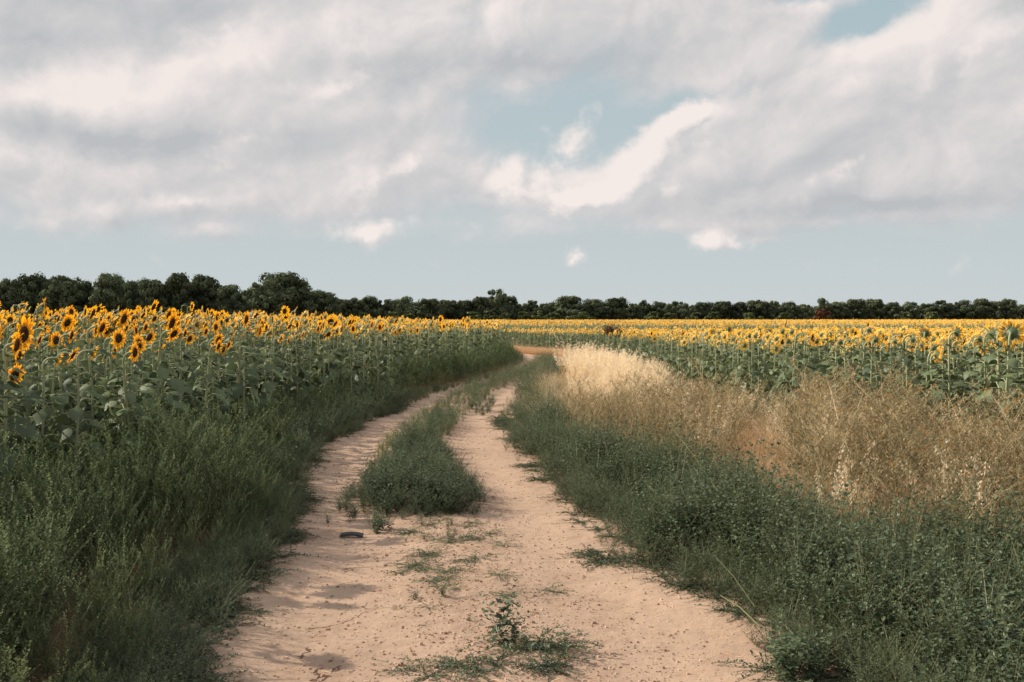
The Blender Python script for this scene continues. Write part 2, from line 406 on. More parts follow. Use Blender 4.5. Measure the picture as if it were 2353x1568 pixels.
def merge(parts):
    a = Arch(); off = 0; V = []; Qs = []; mi = []; T = []
    for p in parts:
        p.fin()
        if not len(p.V): continue
        mp = np.array([a.mid(k) for k in p.mats]); V.append(p.V); Qs.append(p.Q + off); off += len(p.V); mi.append(mp[p.mi]); T.append(p.T)
    a.V = np.concatenate(V); a.Q = np.concatenate(Qs); a.mi = np.concatenate(mi); a.T = np.concatenate(T)
    return a

SF = []   # prototype part meshes: list of (style, head height, [(part, mesh, child-of)])
specs = [(1, 100, .84, 'open'), (2, 112, .74, 'open'), (3, 94, .80, 'open'), (4, 122, .74, 'open'), (5, 104, .72, 'open'), (6, 86, .74, 'open'), (7, 112, .68, 'thin'), (8, 132, .68, 'thin'), (9, 104, .64, 'bud'), (10, 98, 1.06, 'open'), (11, 108, 1.0, 'open')]
for seed, nod, hs, st in specs:
    ps = sf_parts(seed, 1.5, nod, hs, st, 0)
    ms = [p.mesh(nm, True) for p, nm in zip(ps, ('stem', 'foliage', 'flower_head', 'petals', 'seed_disc')) if len(p.V)]
    z = ps[2].V[:, 2].mean(); x = ps[2].V[:, 0].mean()
    SF.append((st, z, x, ms))
FACE = math.atan2(-.12, .99)      # the heads face away from the evening sun

def put_sunflower(x, y, s, yaw, v):
    st, zc, xc, ms = SF[v]
    o = empty('sunflower', (float(x), float(y), float(ground_z(x, y)) - .02), yaw); o.scale = (s, s, s)
    par = {}
    for me in ms:
        nm = me.name.split('.')[0]
        c = link(nm, me, par['flower_head'] if nm in ('petals', 'seed_disc') else o); par[nm] = c
    return o
FLOWERS = []      # (object, x, y, head z, style, yaw, hero label)
# flowers one can pick out in the photograph: pixel of the head, depth, variant, extra yaw, label
HERO = [
 (56, 768, 7.3, 9, -.30, 'huge sunflower with a narrow dark face on a thick arching stem at the field corner'),
 (30, 862, 8.2, 10, -.95, 'low sunflower with a big brown oval face, lowest head at the field corner'),
 (100, 702, 13.0, 5, .35, 'tallest sunflower of the field, edge-on and standing up against the dark trees'),
 (155, 744, 12.0, 10, -.75, 'sunflower with a round brown face just beside the huge arching one'),
 (262, 792, 10.2, 4, -.35, 'sunflower with a half-turned face hanging over a second low head'),
 (234, 818, 10.6, 6, -.55, 'thin-petalled low sunflower touching the half-turned head above it'),
 (372, 789, 13.2, 2, -.8, 'sunflower with a neat upright oval face below the crowd of heads'),
 (398, 788, 13.4, 6, .2, 'narrow edge-on sunflower beside the neat upright oval one'),
 (345, 795, 11.6, 4, .25, 'steeply tilted edge-on sunflower hanging deep among the stems'),
 (281, 732, 12.0, 10, -.45, 'large upright sunflower with brown face standing above its rank'),
 (391, 742, 10.9, 10, -.35, 'large sunflower with a slanting brown face below a taller yellow one'),
 (387, 722, 13.0, 1, -.2, 'tall yellow sunflower poking just above the slanting brown face'),
 (329, 752, 13.2, 4, -.2, 'slim sunflower with a dark oval face in a gap of the leaves'),
 (497, 752, 15.0, 2, -.85, 'round-faced sunflower alone above the leaves of the middle stretch'),
 (468, 762, 14.5, 4, -.5, 'slanting sunflower a little lower than the lone round-faced one'),
 (559, 734, 12.8, 0, -.35, 'tall narrow sunflower whose head rises over the tree foot'),
 (592, 738, 13.6, 3, .1, 'sunflower with a slanting yellow head next to the tall narrow one'),
 (597, 762, 15.6, 2, -.8, 'small sunflower whose face is half hidden by a leaf, under the slanting head'),
 (642, 778, 15.5, 4, -.05, 'low thin edge-on sunflower at the front of the leaves'),
 (685, 772, 17.5, 4, .1, 'second low edge-on sunflower, slimmer and nearer the road'),
 (727, 756, 18.0, 4, -.3, 'upright sunflower with narrow dark face over the bushy front leaves'),
 (812, 756, 18.2, 2, -.7, 'sunflower with the broadest brown face near the road bend'),
 (851, 746, 19.5, 4, -.25, 'tall edge-on sunflower standing over the pair of brown faces'),
 (873, 752, 19.5, 2, -.7, 'round brown-faced sunflower next to the tall edge-on one'),
 (905, 764, 21.0, 4, -.4, 'small brown-faced sunflower hanging lower at the end of the pair'),
 (132, 842, 10.3, 7, .0, 'sunflower seen edge-on as a thin yellow bar low among the leaves'),
 (843, 839, 19.0, 6, .3, 'small fallen yellow sunflower sunk in the verge weeds'),
 (2314, 766, 9.9, 9, 1.05, 'biggest sunflower of the far verge, seen from its green back'),
 (2278, 768, 10.6, 10, .55, 'sunflower with a nodding green back, second tallest beside the biggest'),
 (2294, 792, 11.4, 1, .9, 'lower sunflower with yellow petals under the biggest green back'),
 (2170, 790, 12.6, 2, .8, 'short sunflower ringed with petals around a green back'),
 (2060, 775, 15.2, 0, .6, 'tall sunflower with green back and petals leaning outward mid rank'),
]
taken = []
for (px, py, D, v, dy, lab) in HERO:
    dy = dy if px > 1500 else dy + .15 if dy > 0 else (.6 if px > 580 else .35) * dy + .15
    P = at(px, py, D); st, zc, xc, ms = SF[v]; yaw = FACE + dy
    bx, by = P[0], P[1]
    for _ in range(3):
        s = (P[2] - float(ground_z(bx, by)) + .02) / zc
        bx = P[0] - math.cos(yaw) * xc * s; by = P[1] - math.sin(yaw) * xc * s
    o = put_sunflower(bx, by, s, yaw, v)
    FLOWERS.append([o, P[0], P[1], P[2], st, yaw, lab]); taken.append((bx, by))
taken = np.array(taken)

def field_points(y0, y1, dx, dy, margin=.07, seed=1):
    rs = np.random.default_rng(seed)
    w = y1 * (.515 + margin) + 3
    xs = np.arange(-w, w, dx); ys = np.arange(y0, y1, dy)
    x, y = np.meshgrid(xs, ys); x = x + rs.uniform(-.42, .42, x.shape) * dx; y = y + rs.uniform(-.5, .5, y.shape) * dy
    x, y = x.ravel(), y.ravel()
    k = (np.abs(x) < y * (.515 + margin) + 1.0) & (y > y0) & (y < y1)
    x, y = x[k], y[k]
    left = x < fieldL(y) + .25 * (fbm(y * .9, y * 0 + 2) - .5); right = x > fieldR(y) + .3 * (fbm(y * .8, y * 0 + 7) - .5)
    k = left | right
    return x[k], y[k], left[k]
def height_scale(x, y, left):
    d = np.hypot(x, y)
    h = np.where(left, np.interp(d, [7, 14, 20, 36, 60, 100], [.95, .97, .99, .95, .92, .92]), np.interp(d, [9, 13, 18, 24, 32, 48, 65, 100], [.97, .93, .87, .81, .76, .72, .78, .92]))
    return h
x, y, left = field_points(4.5, 30, .52, .38, seed=3)
ds = np.hypot(x, y)
ok = np.min(np.hypot(x[:, None] - taken[:, 0], y[:, None] - taken[:, 1]), 1) > .22
x, y, left, ds = x[ok], y[ok], left[ok], ds[ok]
vis = np.abs(x) < y * .53 + .3
order = np.argsort(np.where(vis, ds, ds + 6)); n_ind = 296 - len(HERO)
ind, rest = order[:n_ind], order[n_ind:]
for i in ind:
    v = int(rng.choice(9, p=[.14, .14, .13, .12, .14, .09, .09, .08, .07]))
    yaw = FACE + rng.normal(0, .32) + (.34 if not left[i] else .34)
    s = float(height_scale(x[i], y[i], left[i]) * rng.normal(1.01, .07))
    o = put_sunflower(x[i], y[i], s, yaw, v)
    st, zc, xc, ms = SF[v]
    FLOWERS.append([o, x[i], y[i], zc * s, st, yaw, None])
# labels for the others: side of the road, look of the head, and place along its rank
def ordinal(n):
    return f"{n}{'th' if 10 <= n % 100 <= 20 else {1: 'st', 2: 'nd', 3: 'rd'}.get(n % 10, 'th')}"
ranks = [('front rank', 0), ('second rank', 1), ('third rank', 2), ('rear rank', 3)]
for side in (0, 1):
    mine = [f for f in FLOWERS if f[6] is None and (f[1] < 0) == (side == 0)]
    mine.sort(key=lambda f: math.hypot(f[1], f[2])); q = math.ceil(len(mine) / 4)
    for k in range(4):
        row = sorted(mine[k * q:(k + 1) * q], key=lambda f: f[1] / f[2])
        for n_, f in enumerate(row):
            vx, vy = -f[1], -f[2]; dd = math.hypot(vx, vy); dot = (vx * math.cos(f[5]) + vy * math.sin(f[5])) / dd
            look = 'green unopened' if f[4] == 'bud' else 'brown-faced' if dot > .55 else 'half-turned' if dot > .2 else 'edge-on yellow' if dot > -.2 else 'green-backed'
            if f[4] == 'thin': look = 'thin-petalled ' + look
            f[6] = f"{look} sunflower, {ordinal(n_ + 1)} from the left in the {ranks[k][0]} {'left' if side == 0 else 'right'} of road"
for f in FLOWERS:
    tag(f[0], f[6], 'sunflower', 'sunflowers standing at the front of the ' + ('left' if f[1] < 0 else 'right') + ' field')
print('sunflowers', len(FLOWERS))

# the rest of the two fields, one mass
items = []
LOD1 = [merge(sf_parts(20 + k, 1.5, 88 + 9 * k, 1.0, 'open' if k < 4 else 'thin', 1)) for k in range(5)]
LOD2 = [merge(sf_parts(40 + k, 1.5, 88 + 10 * k, 1.0, 'open', 2)) for k in range(4)]
LOD2g = [merge(sf_parts(50 + k, 1.5, 110, .8, 'bud', 2)) for k in range(3)]
LOD3 = [merge(sf_parts(60 + k, 1.5, 90 + 12 * k, 1.15, 'open', 3)) for k in range(3)]
LOD3g = [merge(sf_parts(70 + k, 1.5, 110, .9, 'bud', 3)) for k in range(2)]
def add_field(x, y, left, archs, green=None, gfrac=None):
    n = len(x); pick = rng.integers(0, len(archs), n)
    isg = np.zeros(n, bool) if green is None else rng.random(n) < gfrac
    s = height_scale(x, y, left) * rng.normal(1.03, .06, n); yaw = FACE + rng.normal(0, .4, n) + np.where(left, .30, .34)
    z = zt(x, y)
    for set_, flag in ((archs, ~isg), (green or [], isg)):
        for k, a in enumerate(set_):
            w = flag & (pick % len(set_) == k); m_ = int(w.sum())
            if m_: items.append((a, np.stack([x[w], y[w], z[w]], 1), yaw[w], s[w], rng.normal(0, .1, m_)))
xr, yr, lr = x[rest], y[rest], left[rest]
add_field(xr, yr, lr, LOD1)
x, y, left = field_points(30, 58, .62, .55, seed=4); add_field(x, y, left, LOD1 if False else LOD2 + LOD1[:2])
x, y, left = field_points(58, 125, .8, .8, seed=5)
wob = 6 * (fbm(x * .03, y * .03) - .5)
band = sm(70, 75, y + wob) * (1 - sm(96, 104, y + wob)) * (x > -14)
add_field(x, y, left, LOD2, LOD2g, .12 + .83 * band)
x, y, left = field_points(125, 226, 1.3, 1.3, margin=.04, seed=6); add_field(x, y, left, LOD3, LOD3g, .1 * np.ones(len(x)))
x, y, left = field_points(226, 385, 1.9, 2.0, margin=.03, seed=8)
k = y < 236 + 150 * sm(-60, 60, x); add_field(x[k], y[k], left[k], LOD3, LOD3g, .1 * np.ones(int(k.sum())))
scatter('sunflower_mass', items, 'mass of sunflowers filling both fields behind their front ranks')

# ------------------------------------------------------------------ weed archetypes
def tall_weed(seed, nb=14, per=28, L=.034, W=.0125, spike=True):
    rs = np.random.default_rng(seed); u = rs.uniform; a = Arch()
    stem = [np.array((.03 * math.sin(3 * f + seed), .03 * math.cos(2 * f + seed), f)) for f in np.linspace(0, 1, 5)]
    a.tube(stem, [.004, .0035, .003, .002, .001], 3, 'weed_stem', .3)
    def spray(p0, d, ln, n, tip):
        d = nrm(d)
        for i in range(n):
            f = (i + u(0, 1)) / n; p = p0 + d * ln * f + np.array((0, 0, .12 * ln * f * f))
            q = u(0, 6.28); out = nrm(np.cross(d, (math.cos(q), math.sin(q), .1)))
            s_ = (1 - .35 * f) * u(.7, 1.25)
            a.leaf(p, out + d * u(.3, 1.1), (0, 0, 1), L * s_, W * s_, 'weed', .08 + .52 * f * tip + u(-.08, .14))  # paler growth toward the tips, with sunlit tops put into the tone too
        if spike:
            e = p0 + d * ln; e[2] += .12 * ln
            for i in range(7):
                p = e + nrm(d + np.array((0, 0, .6))) * .012 * i; q = u(0, 6.28)
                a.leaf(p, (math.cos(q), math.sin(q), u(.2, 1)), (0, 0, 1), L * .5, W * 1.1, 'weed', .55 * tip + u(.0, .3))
    for b in range(nb):
        f = .08 + .82 * (b + u(0, 1)) / nb; q = b * 2.4 + u(-.4, .4); i = min(int(f * 4), 3); p0 = stem[i] + (stem[i + 1] - stem[i]) * (f * 4 - i)
        sl = u(.9, 1.7); d = np.array((math.cos(q), math.sin(q), sl)); ln = (.42 * (1 - f) + .12) * u(.7, 1.15)
        a.tube([p0, p0 + nrm(d) * ln + np.array((0, 0, .12 * ln))], [.002, .001], 3, 'weed_stem', .4)
        spray(p0, d, ln, per, .5 + .5 * f)
    spray(stem[2], (0, 0, 1), .52, int(per * 1.6), 1)
    return a.fin()
def leafy_weed(seed, nb=9, per=13, L=.042, W=.026, m='leafy', h=1.0, spread=.9):
    rs = np.random.default_rng(seed); u = rs.uniform; a = Arch()
    def shoot(p0, d, ln, n):
        d = nrm(d); pts = [p0 + d * ln * f + np.array((0, 0, .15 * ln * f * f)) for f in (0, .5, 1)]
        a.tube(pts, [.003, .0025, .0015], 3, 'weed_stem', u(.1, .6))
        for i in range(n):
            f = (i + u(.2, 1)) / n; p = p0 + d * ln * f + np.array((0, 0, .15 * ln * f * f)); q = i * 2.4 + u(-.5, .5)
            out = np.array((math.cos(q), math.sin(q), u(-.5, .7))); s_ = (1.15 - .6 * f) * u(.65, 1.25)
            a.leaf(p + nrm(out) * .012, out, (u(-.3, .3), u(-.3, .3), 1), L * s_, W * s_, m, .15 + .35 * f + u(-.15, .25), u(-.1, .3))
        for i in range(5):
            q = u(0, 6.28); a.leaf(pts[-1], (math.cos(q) * .5, math.sin(q) * .5, u(.5, 1)), (math.sin(q), 0, .2), L * .55, W * .35, m, u(.5, .95))
    shoot(np.zeros(3), (u(-.15, .15), u(-.15, .15), 1), h * .9, int(per * 1.5))
    for b in range(nb):
        q = b * 2.4 + u(-.5, .5); z = h * u(.02, .55); d = np.array((math.cos(q) * spread, math.sin(q) * spread, u(.5, 1.5)))
        shoot(np.array((0, 0, z)), d, h * u(.3, .55), per)
    return a.fin()
def creeper(seed, arms=14, per=26, L=.026, W=.012, ln=.34, m='mat'):
    rs = np.random.default_rng(seed); u = rs.uniform; a = Arch()
    for b in range(arms):
        q = b * 6.28 / arms + u(-.3, .3); l_ = ln * u(.4, 1.15); bend = u(-.7, .7); p = np.array((0, 0, .01)); pts = [p.copy()]; hz = u(.05, .6)
        for i in range(6):
            q += bend / 6; p = p + np.array((math.cos(q), math.sin(q), 0)) * l_ / 6; p[2] = .008 + hz * l_ * .4 * math.sin(math.pi * min((i + 1) / 7, .8)); pts.append(p.copy())
        a.tube(pts, .0015, 3, 'weed_stem', .4)
        for i in range(per):
            f = (i + u(0, 1)) / per * 6; k = min(int(f), 5); p = pts[k] + (pts[k + 1] - pts[k]) * (f - k); w = u(0, 6.28)
            a.leaf(p, (math.cos(w), math.sin(w), u(0, .8)), (u(-.4, .4), u(-.4, .4), 1), L * u(.6, 1.3), W * u(.7, 1.3), m, .3 + u(-.25, .45))
    return a.fin()
def tuft(seed, n=34, h=1.0, m='straw', w=.006, spread=.5, droop=.5, heads=0, hm='oat'):
    rs = np.random.default_rng(seed); u = rs.uniform; a = Arch()
    for b in range(n):
        q = u(0, 6.28); r = u(0, .07); o = np.array((math.cos(q), math.sin(q), 0)); l_ = h * u(.45, 1.05); s_ = spread * u(.1, 1.2); k = 4
        pts = [o * r + o * l_ * s_ * f ** 1.4 + np.array((0, 0, l_ * (f - droop * u(.3, 1) * .5 * f ** 3))) for f in np.linspace(0, 1, k)]
        sd = np.array((-math.sin(q + u(-1, 1)), math.cos(q + u(-1, 1)), 0)); t = u(.1, .8)
        a.ribbon(pts, [w, w * .9, w * .7, w * .2], sd, m, [t - .15, t, t + .1, t + .2])
        if b < heads:
            for i in range(9):
                p = pts[-1] - (pts[-1] - pts[-2]) * u(0, .7) + np.array((u(-.012, .012), u(-.012, .012), u(-.01, .03))); w2 = u(0, 6.28)
                a.leaf(p, (math.cos(w2) * .5, math.sin(w2) * .5, u(.3, 1)), (0, 1, .1), .02, .005, hm, u(.3, .9))
    return a.fin()
def oat(seed, stems=7, spk=26):
    rs = np.random.default_rng(seed); u = rs.uniform; a = Arch()
    for b in range(stems):
        q = u(0, 6.28); o = np.array((math.cos(q), math.sin(q), 0)); l_ = u(.72, 1.08); s_ = u(.05, .3)
        pts = [o * .04 + o * l_ * s_ * f ** 1.7 + np.array((0, 0, l_ * (f - .06 * f ** 4))) for f in np.linspace(0, 1, 6)]
        a.tube(pts, [.0022, .002, .0018, .0015, .0012, .0008], 3, 'straw', u(.4, .9))
        for i in range(spk):
            f = u(.58, 1.0); k = min(int(f * 5), 4); p = pts[k] + (pts[k + 1] - pts[k]) * (f * 5 - k); w = u(0, 6.28)
            br = u(.02, .085) * (1.25 - f); e = p + np.array((math.cos(w) * br, math.sin(w) * br, u(-.02, .03)))
            a.ribbon([p, e], [.0012, .001], (0, 0, 1), 'straw', .6)
            for k2 in range(2):
                a.leaf(e, (math.cos(w) * .35 + u(-.3, .3), math.sin(w) * .35 + u(-.3, .3), -u(.5, 1.1)), (math.cos(w + 1.5), math.sin(w + 1.5), .1), u(.022, .034), u(.006, .010), 'oat', u(.25, 1))
        for i in range(3):
            z = u(.1, .55); w = u(0, 6.28); p = np.array((0, 0, z)); d = np.array((math.cos(w), math.sin(w), 0))
            a.ribbon([p, p + d * .08 + np.array((0, 0, .10)), p + d * .20 + np.array((0, 0, .08))], [.008, .007, .001], (-math.sin(w), math.cos(w), 0), 'straw', u(.1, .7))
    return a.fin()
def thistle(seed, nb=9, flowers=1):
    rs = np.random.default_rng(seed); u = rs.uniform; a = Arch()
    def twig(p0, d, ln, dep):
        d = nrm(d); p1 = p0 + d * ln * .5 + np.array((u(-.02, .02), u(-.02, .02), 0)); p2 = p0 + d * ln + np.array((0, 0, .1 * ln)); t = u(.05, .35) if dep == 0 else u(.1, .95)
        a.tube([p0, p1, p2], [.0038 - .0008 * dep, .0032 - .0008 * dep, .0012], 3, 'thistle', t)
        for i in range(9 if dep else 7):
            f = u(.1, 1); p = p0 + d * ln * f; w = u(0, 6.28)
            a.leaf(p, (math.cos(w), math.sin(w), u(-.2, 1.0)), (0, 0, 1), u(.022, .06), u(.006, .012), 'thistle', u(.0, .95) ** 1.3)
        if dep < 2:
            for i in range(3 if dep else nb):
                f = u(.3, 1) if dep == 0 else u(.45, 1); w = u(0, 6.28); p = p0 + d * ln * f
                twig(p, (math.cos(w), math.sin(w), u(.5, 1.5)), ln * u(.3, .5), dep + 1)
        else:
            m = 'orange' if rs.random() < .08 * flowers else 'thistle_head'
            for i in range(4):
                w = i * 1.57; s_ = .013 if m == 'orange' else .009
                a.leaf(p2 - np.array((0, 0, .004)), (math.cos(w) * .6, math.sin(w) * .6, 1), (math.cos(w), math.sin(w), 0), s_ * 1.3, s_ * 1.1, m, u(0, 1))
    twig(np.zeros(3), (u(-.1, .1), u(-.1, .1), 1), .85, 0)
    return a.fin()
def spiked_weed(seed, nb=9):
    rs = np.random.default_rng(seed); u = rs.uniform; a = Arch()
    def spike(p0, d, ln, n):
        d = nrm(d)
        for i in range(n):
            f = (i + u(0, 1)) / n; p = p0 + d * ln * f + np.array((0, 0, .08 * ln * f * f)); q = u(0, 6.28); r = .030 * (1 - .75 * f) + .004
            p = p + np.array((math.cos(q), math.sin(q), 0)) * r * u(.2, 1)
            a.leaf(p, (math.cos(q), math.sin(q), u(.2, 1.4)), (0, 0, 1), u(.014, .026), u(.011, .018), 'seed_spike', .25 + .5 * f + u(-.2, .25))
    tops = [(np.array((0, 0, .55)), (u(-.1, .1), u(-.1, .1), 1), .42)]
    a.tube([(0, 0, 0), (0, 0, .55), tops[0][0] + np.array((0, 0, .4))], [.005, .004, .0015], 4, 'weed_stem', .5)
    for b in range(nb):
        q = b * 2.4 + u(-.4, .4); z = u(.15, .62); d = np.array((math.cos(q), math.sin(q), u(1.2, 2.2))); ln = u(.22, .38); p0 = np.array((0, 0, z))
        a.tube([p0, p0 + nrm(d) * ln], [.0025, .001], 3, 'weed_stem', .5); tops.append((p0 + nrm(d) * ln * .35, d, ln * .75))
        for i in range(8):
            f = u(.05, .6); w = u(0, 6.28); a.leaf(p0 + nrm(d) * ln * f, (math.cos(w), math.sin(w), u(-.5, .5)), (0, 0, 1), u(.035, .065), u(.016, .03), 'weed', u(.1, .6))
    for p, d, ln in tops: spike(p, d, ln, 62)
    for i in range(26):
        w = u(0, 6.28); a.leaf((0, 0, u(.08, .6)), (math.cos(w), math.sin(w), u(-.5, .4)), (0, 0, 1), u(.05, .085), u(.022, .04), 'weed', u(.05, .45))
    return a.fin()
SW = [spiked_weed(k) for k in range(5)]
TW = [tall_weed(k) for k in range(5)]
TWf = [tall_weed(10 + k, nb=8, per=11, L=.070, W=.026) for k in range(4)]
LW = [leafy_weed(k, nb=12, per=15, L=.060, W=.036) for k in range(5)]
BU = [leafy_weed(50 + k, nb=15, per=17, L=.082, W=.048, spread=1.1) for k in range(5)]
LWb = [leafy_weed(10 + k, nb=7, per=9, L=.062, W=.046) for k in range(3)]
LWs = [leafy_weed(20 + k, nb=12, per=20, L=.052, W=.021, spread=1.2) for k in range(4)]
LWf = [leafy_weed(30 + k, nb=7, per=8, L=.075, W=.045) for k in range(3)]
CR = [creeper(k) for k in range(5)]
GT = [tuft(k, 40, 1.0, 'green_grass', .007, .55, .5) for k in range(4)]
ST = [tuft(10 + k, 44, 1.0, 'straw', .005, .55, .7, heads=14) for k in range(4)]
RG = [tuft(20 + k, 60, 1.0, 'rust_grass', .0045, .75, .8, heads=22, hm='straw') for k in range(4)]
OT = [oat(k) for k in range(5)]
TH = [thistle(k) for k in range(6)]

def place(archs, n, y0, y1, xlo, xhi, keep, sc, tone=(0, .1), lean=.12, zoff=-.01):
    """n random points in the strip between xlo(y) and xhi(y), thinned by keep(x, y)"""
    y = rng.uniform(y0, y1, n); a, b = xlo(y), xhi(y)
    wmax = float(np.max(b - a)); x = a + rng.random(n) * wmax
    k = x < b; x, y = x[k], y[k]
    if keep is not None:
        k = rng.random(len(x)) < keep(x, y); x, y = x[k], y[k]
    n = len(x); s = sc(x, y) * rng.uniform(.72, 1.2, n); z = ground_z(x, y) + zoff; pick = rng.integers(0, len(archs), n); out = []
    tl = np.stack([rng.normal(.05, lean, n), rng.normal(-.02, lean, n)], 1); tn = rng.normal(*tone, n) + .25 * (fbm(x * .8, y * .8) - .5); yw = rng.uniform(0, 6.28, n)
    for i, a_ in enumerate(archs):
        w = pick == i
        out.append((a_, np.stack([x[w], y[w], z[w]], 1), yw[w], s[w], tn[w], tl[w]))
    return out
one = lambda v: (lambda x, y: np.full(len(x), v))
# ---- left verge: tall feathery weeds between the road and the sunflowers
hl = lambda x, y: np.interp(y, [2, 5, 9, 12, 15, 19, 24, 40], [.80, .86, .90, .72, .58, .62, .92, .85]) * .82 * (.34 + .66 * sm(0, .85, edgeL(y) - x))
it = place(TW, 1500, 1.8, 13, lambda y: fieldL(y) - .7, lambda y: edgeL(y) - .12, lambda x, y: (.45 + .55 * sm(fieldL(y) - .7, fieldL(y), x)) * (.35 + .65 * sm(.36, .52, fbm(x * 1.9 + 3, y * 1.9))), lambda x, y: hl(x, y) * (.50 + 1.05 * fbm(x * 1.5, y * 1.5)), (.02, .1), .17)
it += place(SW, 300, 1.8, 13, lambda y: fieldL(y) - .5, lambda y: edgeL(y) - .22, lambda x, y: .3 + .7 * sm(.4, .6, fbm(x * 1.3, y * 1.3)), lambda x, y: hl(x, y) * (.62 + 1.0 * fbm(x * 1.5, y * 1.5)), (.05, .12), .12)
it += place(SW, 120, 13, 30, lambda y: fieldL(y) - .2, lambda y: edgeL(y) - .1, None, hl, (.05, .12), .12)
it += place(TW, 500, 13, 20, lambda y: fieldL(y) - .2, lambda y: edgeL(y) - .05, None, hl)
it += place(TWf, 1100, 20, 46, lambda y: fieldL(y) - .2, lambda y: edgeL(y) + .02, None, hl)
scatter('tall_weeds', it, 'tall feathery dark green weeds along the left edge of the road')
# leafy vine-like weeds at the foot of the sunflowers where the verge is low
it = place(LWb, 230, 11, 21, lambda y: fieldL(y) - .3, lambda y: edgeL(y) - .1, None, one(.55), (.05, .1))
it += place(LW, 260, 10, 21, lambda y: edgeL(y) - .9, lambda y: edgeL(y) - .05, None, one(.42), (.0, .1))
it += place(LWs, 700, 2.5, 24, lambda y: edgeL(y) - .42, lambda y: edgeL(y) + .04, None, one(.24), (.02, .1), .3)
it += place(LWs, 900, 2.2, 9.5, lambda y: edgeL(y) - .55, lambda y: edgeL(y) + .02, lambda x, y: .2 + .8 * sm(.35, .55, fbm(x * 1.8, y * 1.8)), one(.25), (-.04, .1), .3)
it += place(CR, 260, 2.2, 10, lambda y: edgeL(y) - .5, lambda y: edgeL(y) + .02, lambda x, y: .3 + .7 * (fbm(x * 1.5, y * 1.5) > .45), one(.7), (-.04, .1))
it += place(CR, 330, 2.5, 20, lambda y: edgeL(y) - .35, lambda y: edgeL(y) + .10, lambda x, y: .2 + .8 * (fbm(y * 1.2, y * 0) > .46), one(.75), (.0, .1))
scatter('leafy_undergrowth', it, 'low leafy green undergrowth on the left verge')
# ---- right verge
w1 = lambda y: np.interp(y, [2, 4.5, 7, 9, 12, 16, 20, 40], [3.2, 2.9, 2.1, 1.65, 1.2, .8, .6, .6])
hr_ = lambda x, y: (.55 + .95 * fbm(x * 1.7 + 2, y * 1.7)) * np.interp(y, [2, 6, 12, 18, 25], [.62, .64, .57, .50, .40]) * (.40 + .60 * sm(0, .65, x - edgeR(y)))
kd = lambda x, y: 1 - sm(.75, 1.15, (x - edgeR(y)) / w1(y) + .5 * (fbm(x * 1.4, y * 1.4) - .5))
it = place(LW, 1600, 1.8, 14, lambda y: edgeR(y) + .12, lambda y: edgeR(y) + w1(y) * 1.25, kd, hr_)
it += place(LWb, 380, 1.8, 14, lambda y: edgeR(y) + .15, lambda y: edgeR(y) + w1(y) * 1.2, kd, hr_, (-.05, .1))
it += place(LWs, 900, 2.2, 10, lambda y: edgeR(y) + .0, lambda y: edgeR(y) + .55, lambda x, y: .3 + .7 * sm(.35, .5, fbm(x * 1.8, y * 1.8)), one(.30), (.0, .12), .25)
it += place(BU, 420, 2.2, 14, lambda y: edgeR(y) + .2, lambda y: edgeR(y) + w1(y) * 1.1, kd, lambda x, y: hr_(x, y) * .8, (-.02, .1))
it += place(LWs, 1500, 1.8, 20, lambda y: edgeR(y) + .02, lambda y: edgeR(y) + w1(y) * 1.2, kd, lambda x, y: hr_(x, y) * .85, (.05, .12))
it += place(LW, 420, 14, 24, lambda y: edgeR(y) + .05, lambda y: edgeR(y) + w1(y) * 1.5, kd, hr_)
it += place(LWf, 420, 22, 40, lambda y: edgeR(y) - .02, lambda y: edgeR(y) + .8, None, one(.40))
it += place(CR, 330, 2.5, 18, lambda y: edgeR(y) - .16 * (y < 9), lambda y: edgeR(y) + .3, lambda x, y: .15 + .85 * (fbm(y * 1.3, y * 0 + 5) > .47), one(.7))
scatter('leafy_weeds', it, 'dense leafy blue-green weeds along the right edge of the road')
it = place(GT, 420, 4, 18, lambda y: edgeR(y) + .1, lambda y: edgeR(y) + w1(y) * 1.7, lambda x, y: (fbm(x * .9, y * .9) > .47) * 1., one(.45), (-.05, .1))
it += place(GT, 900, 12, 24, lambda y: edgeR(y) + .5, lambda y: fieldR(y) + .2, lambda x, y: .25 + .75 * (fbm(x * .7, y * .7) > .5), one(.45), (.05, .12))
it += place(GT, 240, 8, 32, lambda y: edgeL(y) - .25, lambda y: edgeL(y) + .03, None, one(.22), (.05, .1))
scatter('green_grass', it, 'green grass tufts among the verge weeds')
rust = lambda x, y: (1 - sm(.020, .042, np.abs(x / y - .250) + .016 * (fbm(x * 2, y * 2) - .5))) * sm(7.0, 8.2, y) * (1 - sm(14, 16, y))
mixz = lambda x, y: (1 - .8 * rust(x, y)) * sm(.55, 1.0, (x - edgeR(y)) / w1(y))
it = place(ST, 2600, 5, 26, lambda y: edgeR(y) + .4, lambda y: fieldR(y) + .3, mixz, lambda x, y: .46 - .16 * sm(.14, .18, x / y) * sm(13, 18, y), (.0, .15), .25)
it += place(ST, 300, 26, 40, lambda y: edgeR(y) + .3, lambda y: fieldR(y) + .3, None, one(.45), (.0, .15), .25)
scatter('straw_grass', it, 'dry straw-coloured grass on the right verge')
pc = gp(1745, 1005, .3); pc2 = gp(1560, 945, .35)
patch = lambda cx, cy, rx, ry: (lambda x, y: 1 - sm(.6, 1.1, np.hypot((x - cx) / rx, (y - cy) / ry)))
it = place(RG, 2600, 7.2, 16, lambda y: 0 * y + 1.5, lambda y: 0 * y + 4.6, rust, one(.46), (.40, .12), .35)
it += place(RG, 500, 12, 19, lambda y: 0 * y + 1.2, lambda y: 0 * y + 4.0, patch(pc2[0], pc2[1], .9, 2.2), one(.40), (.05, .12), .3)
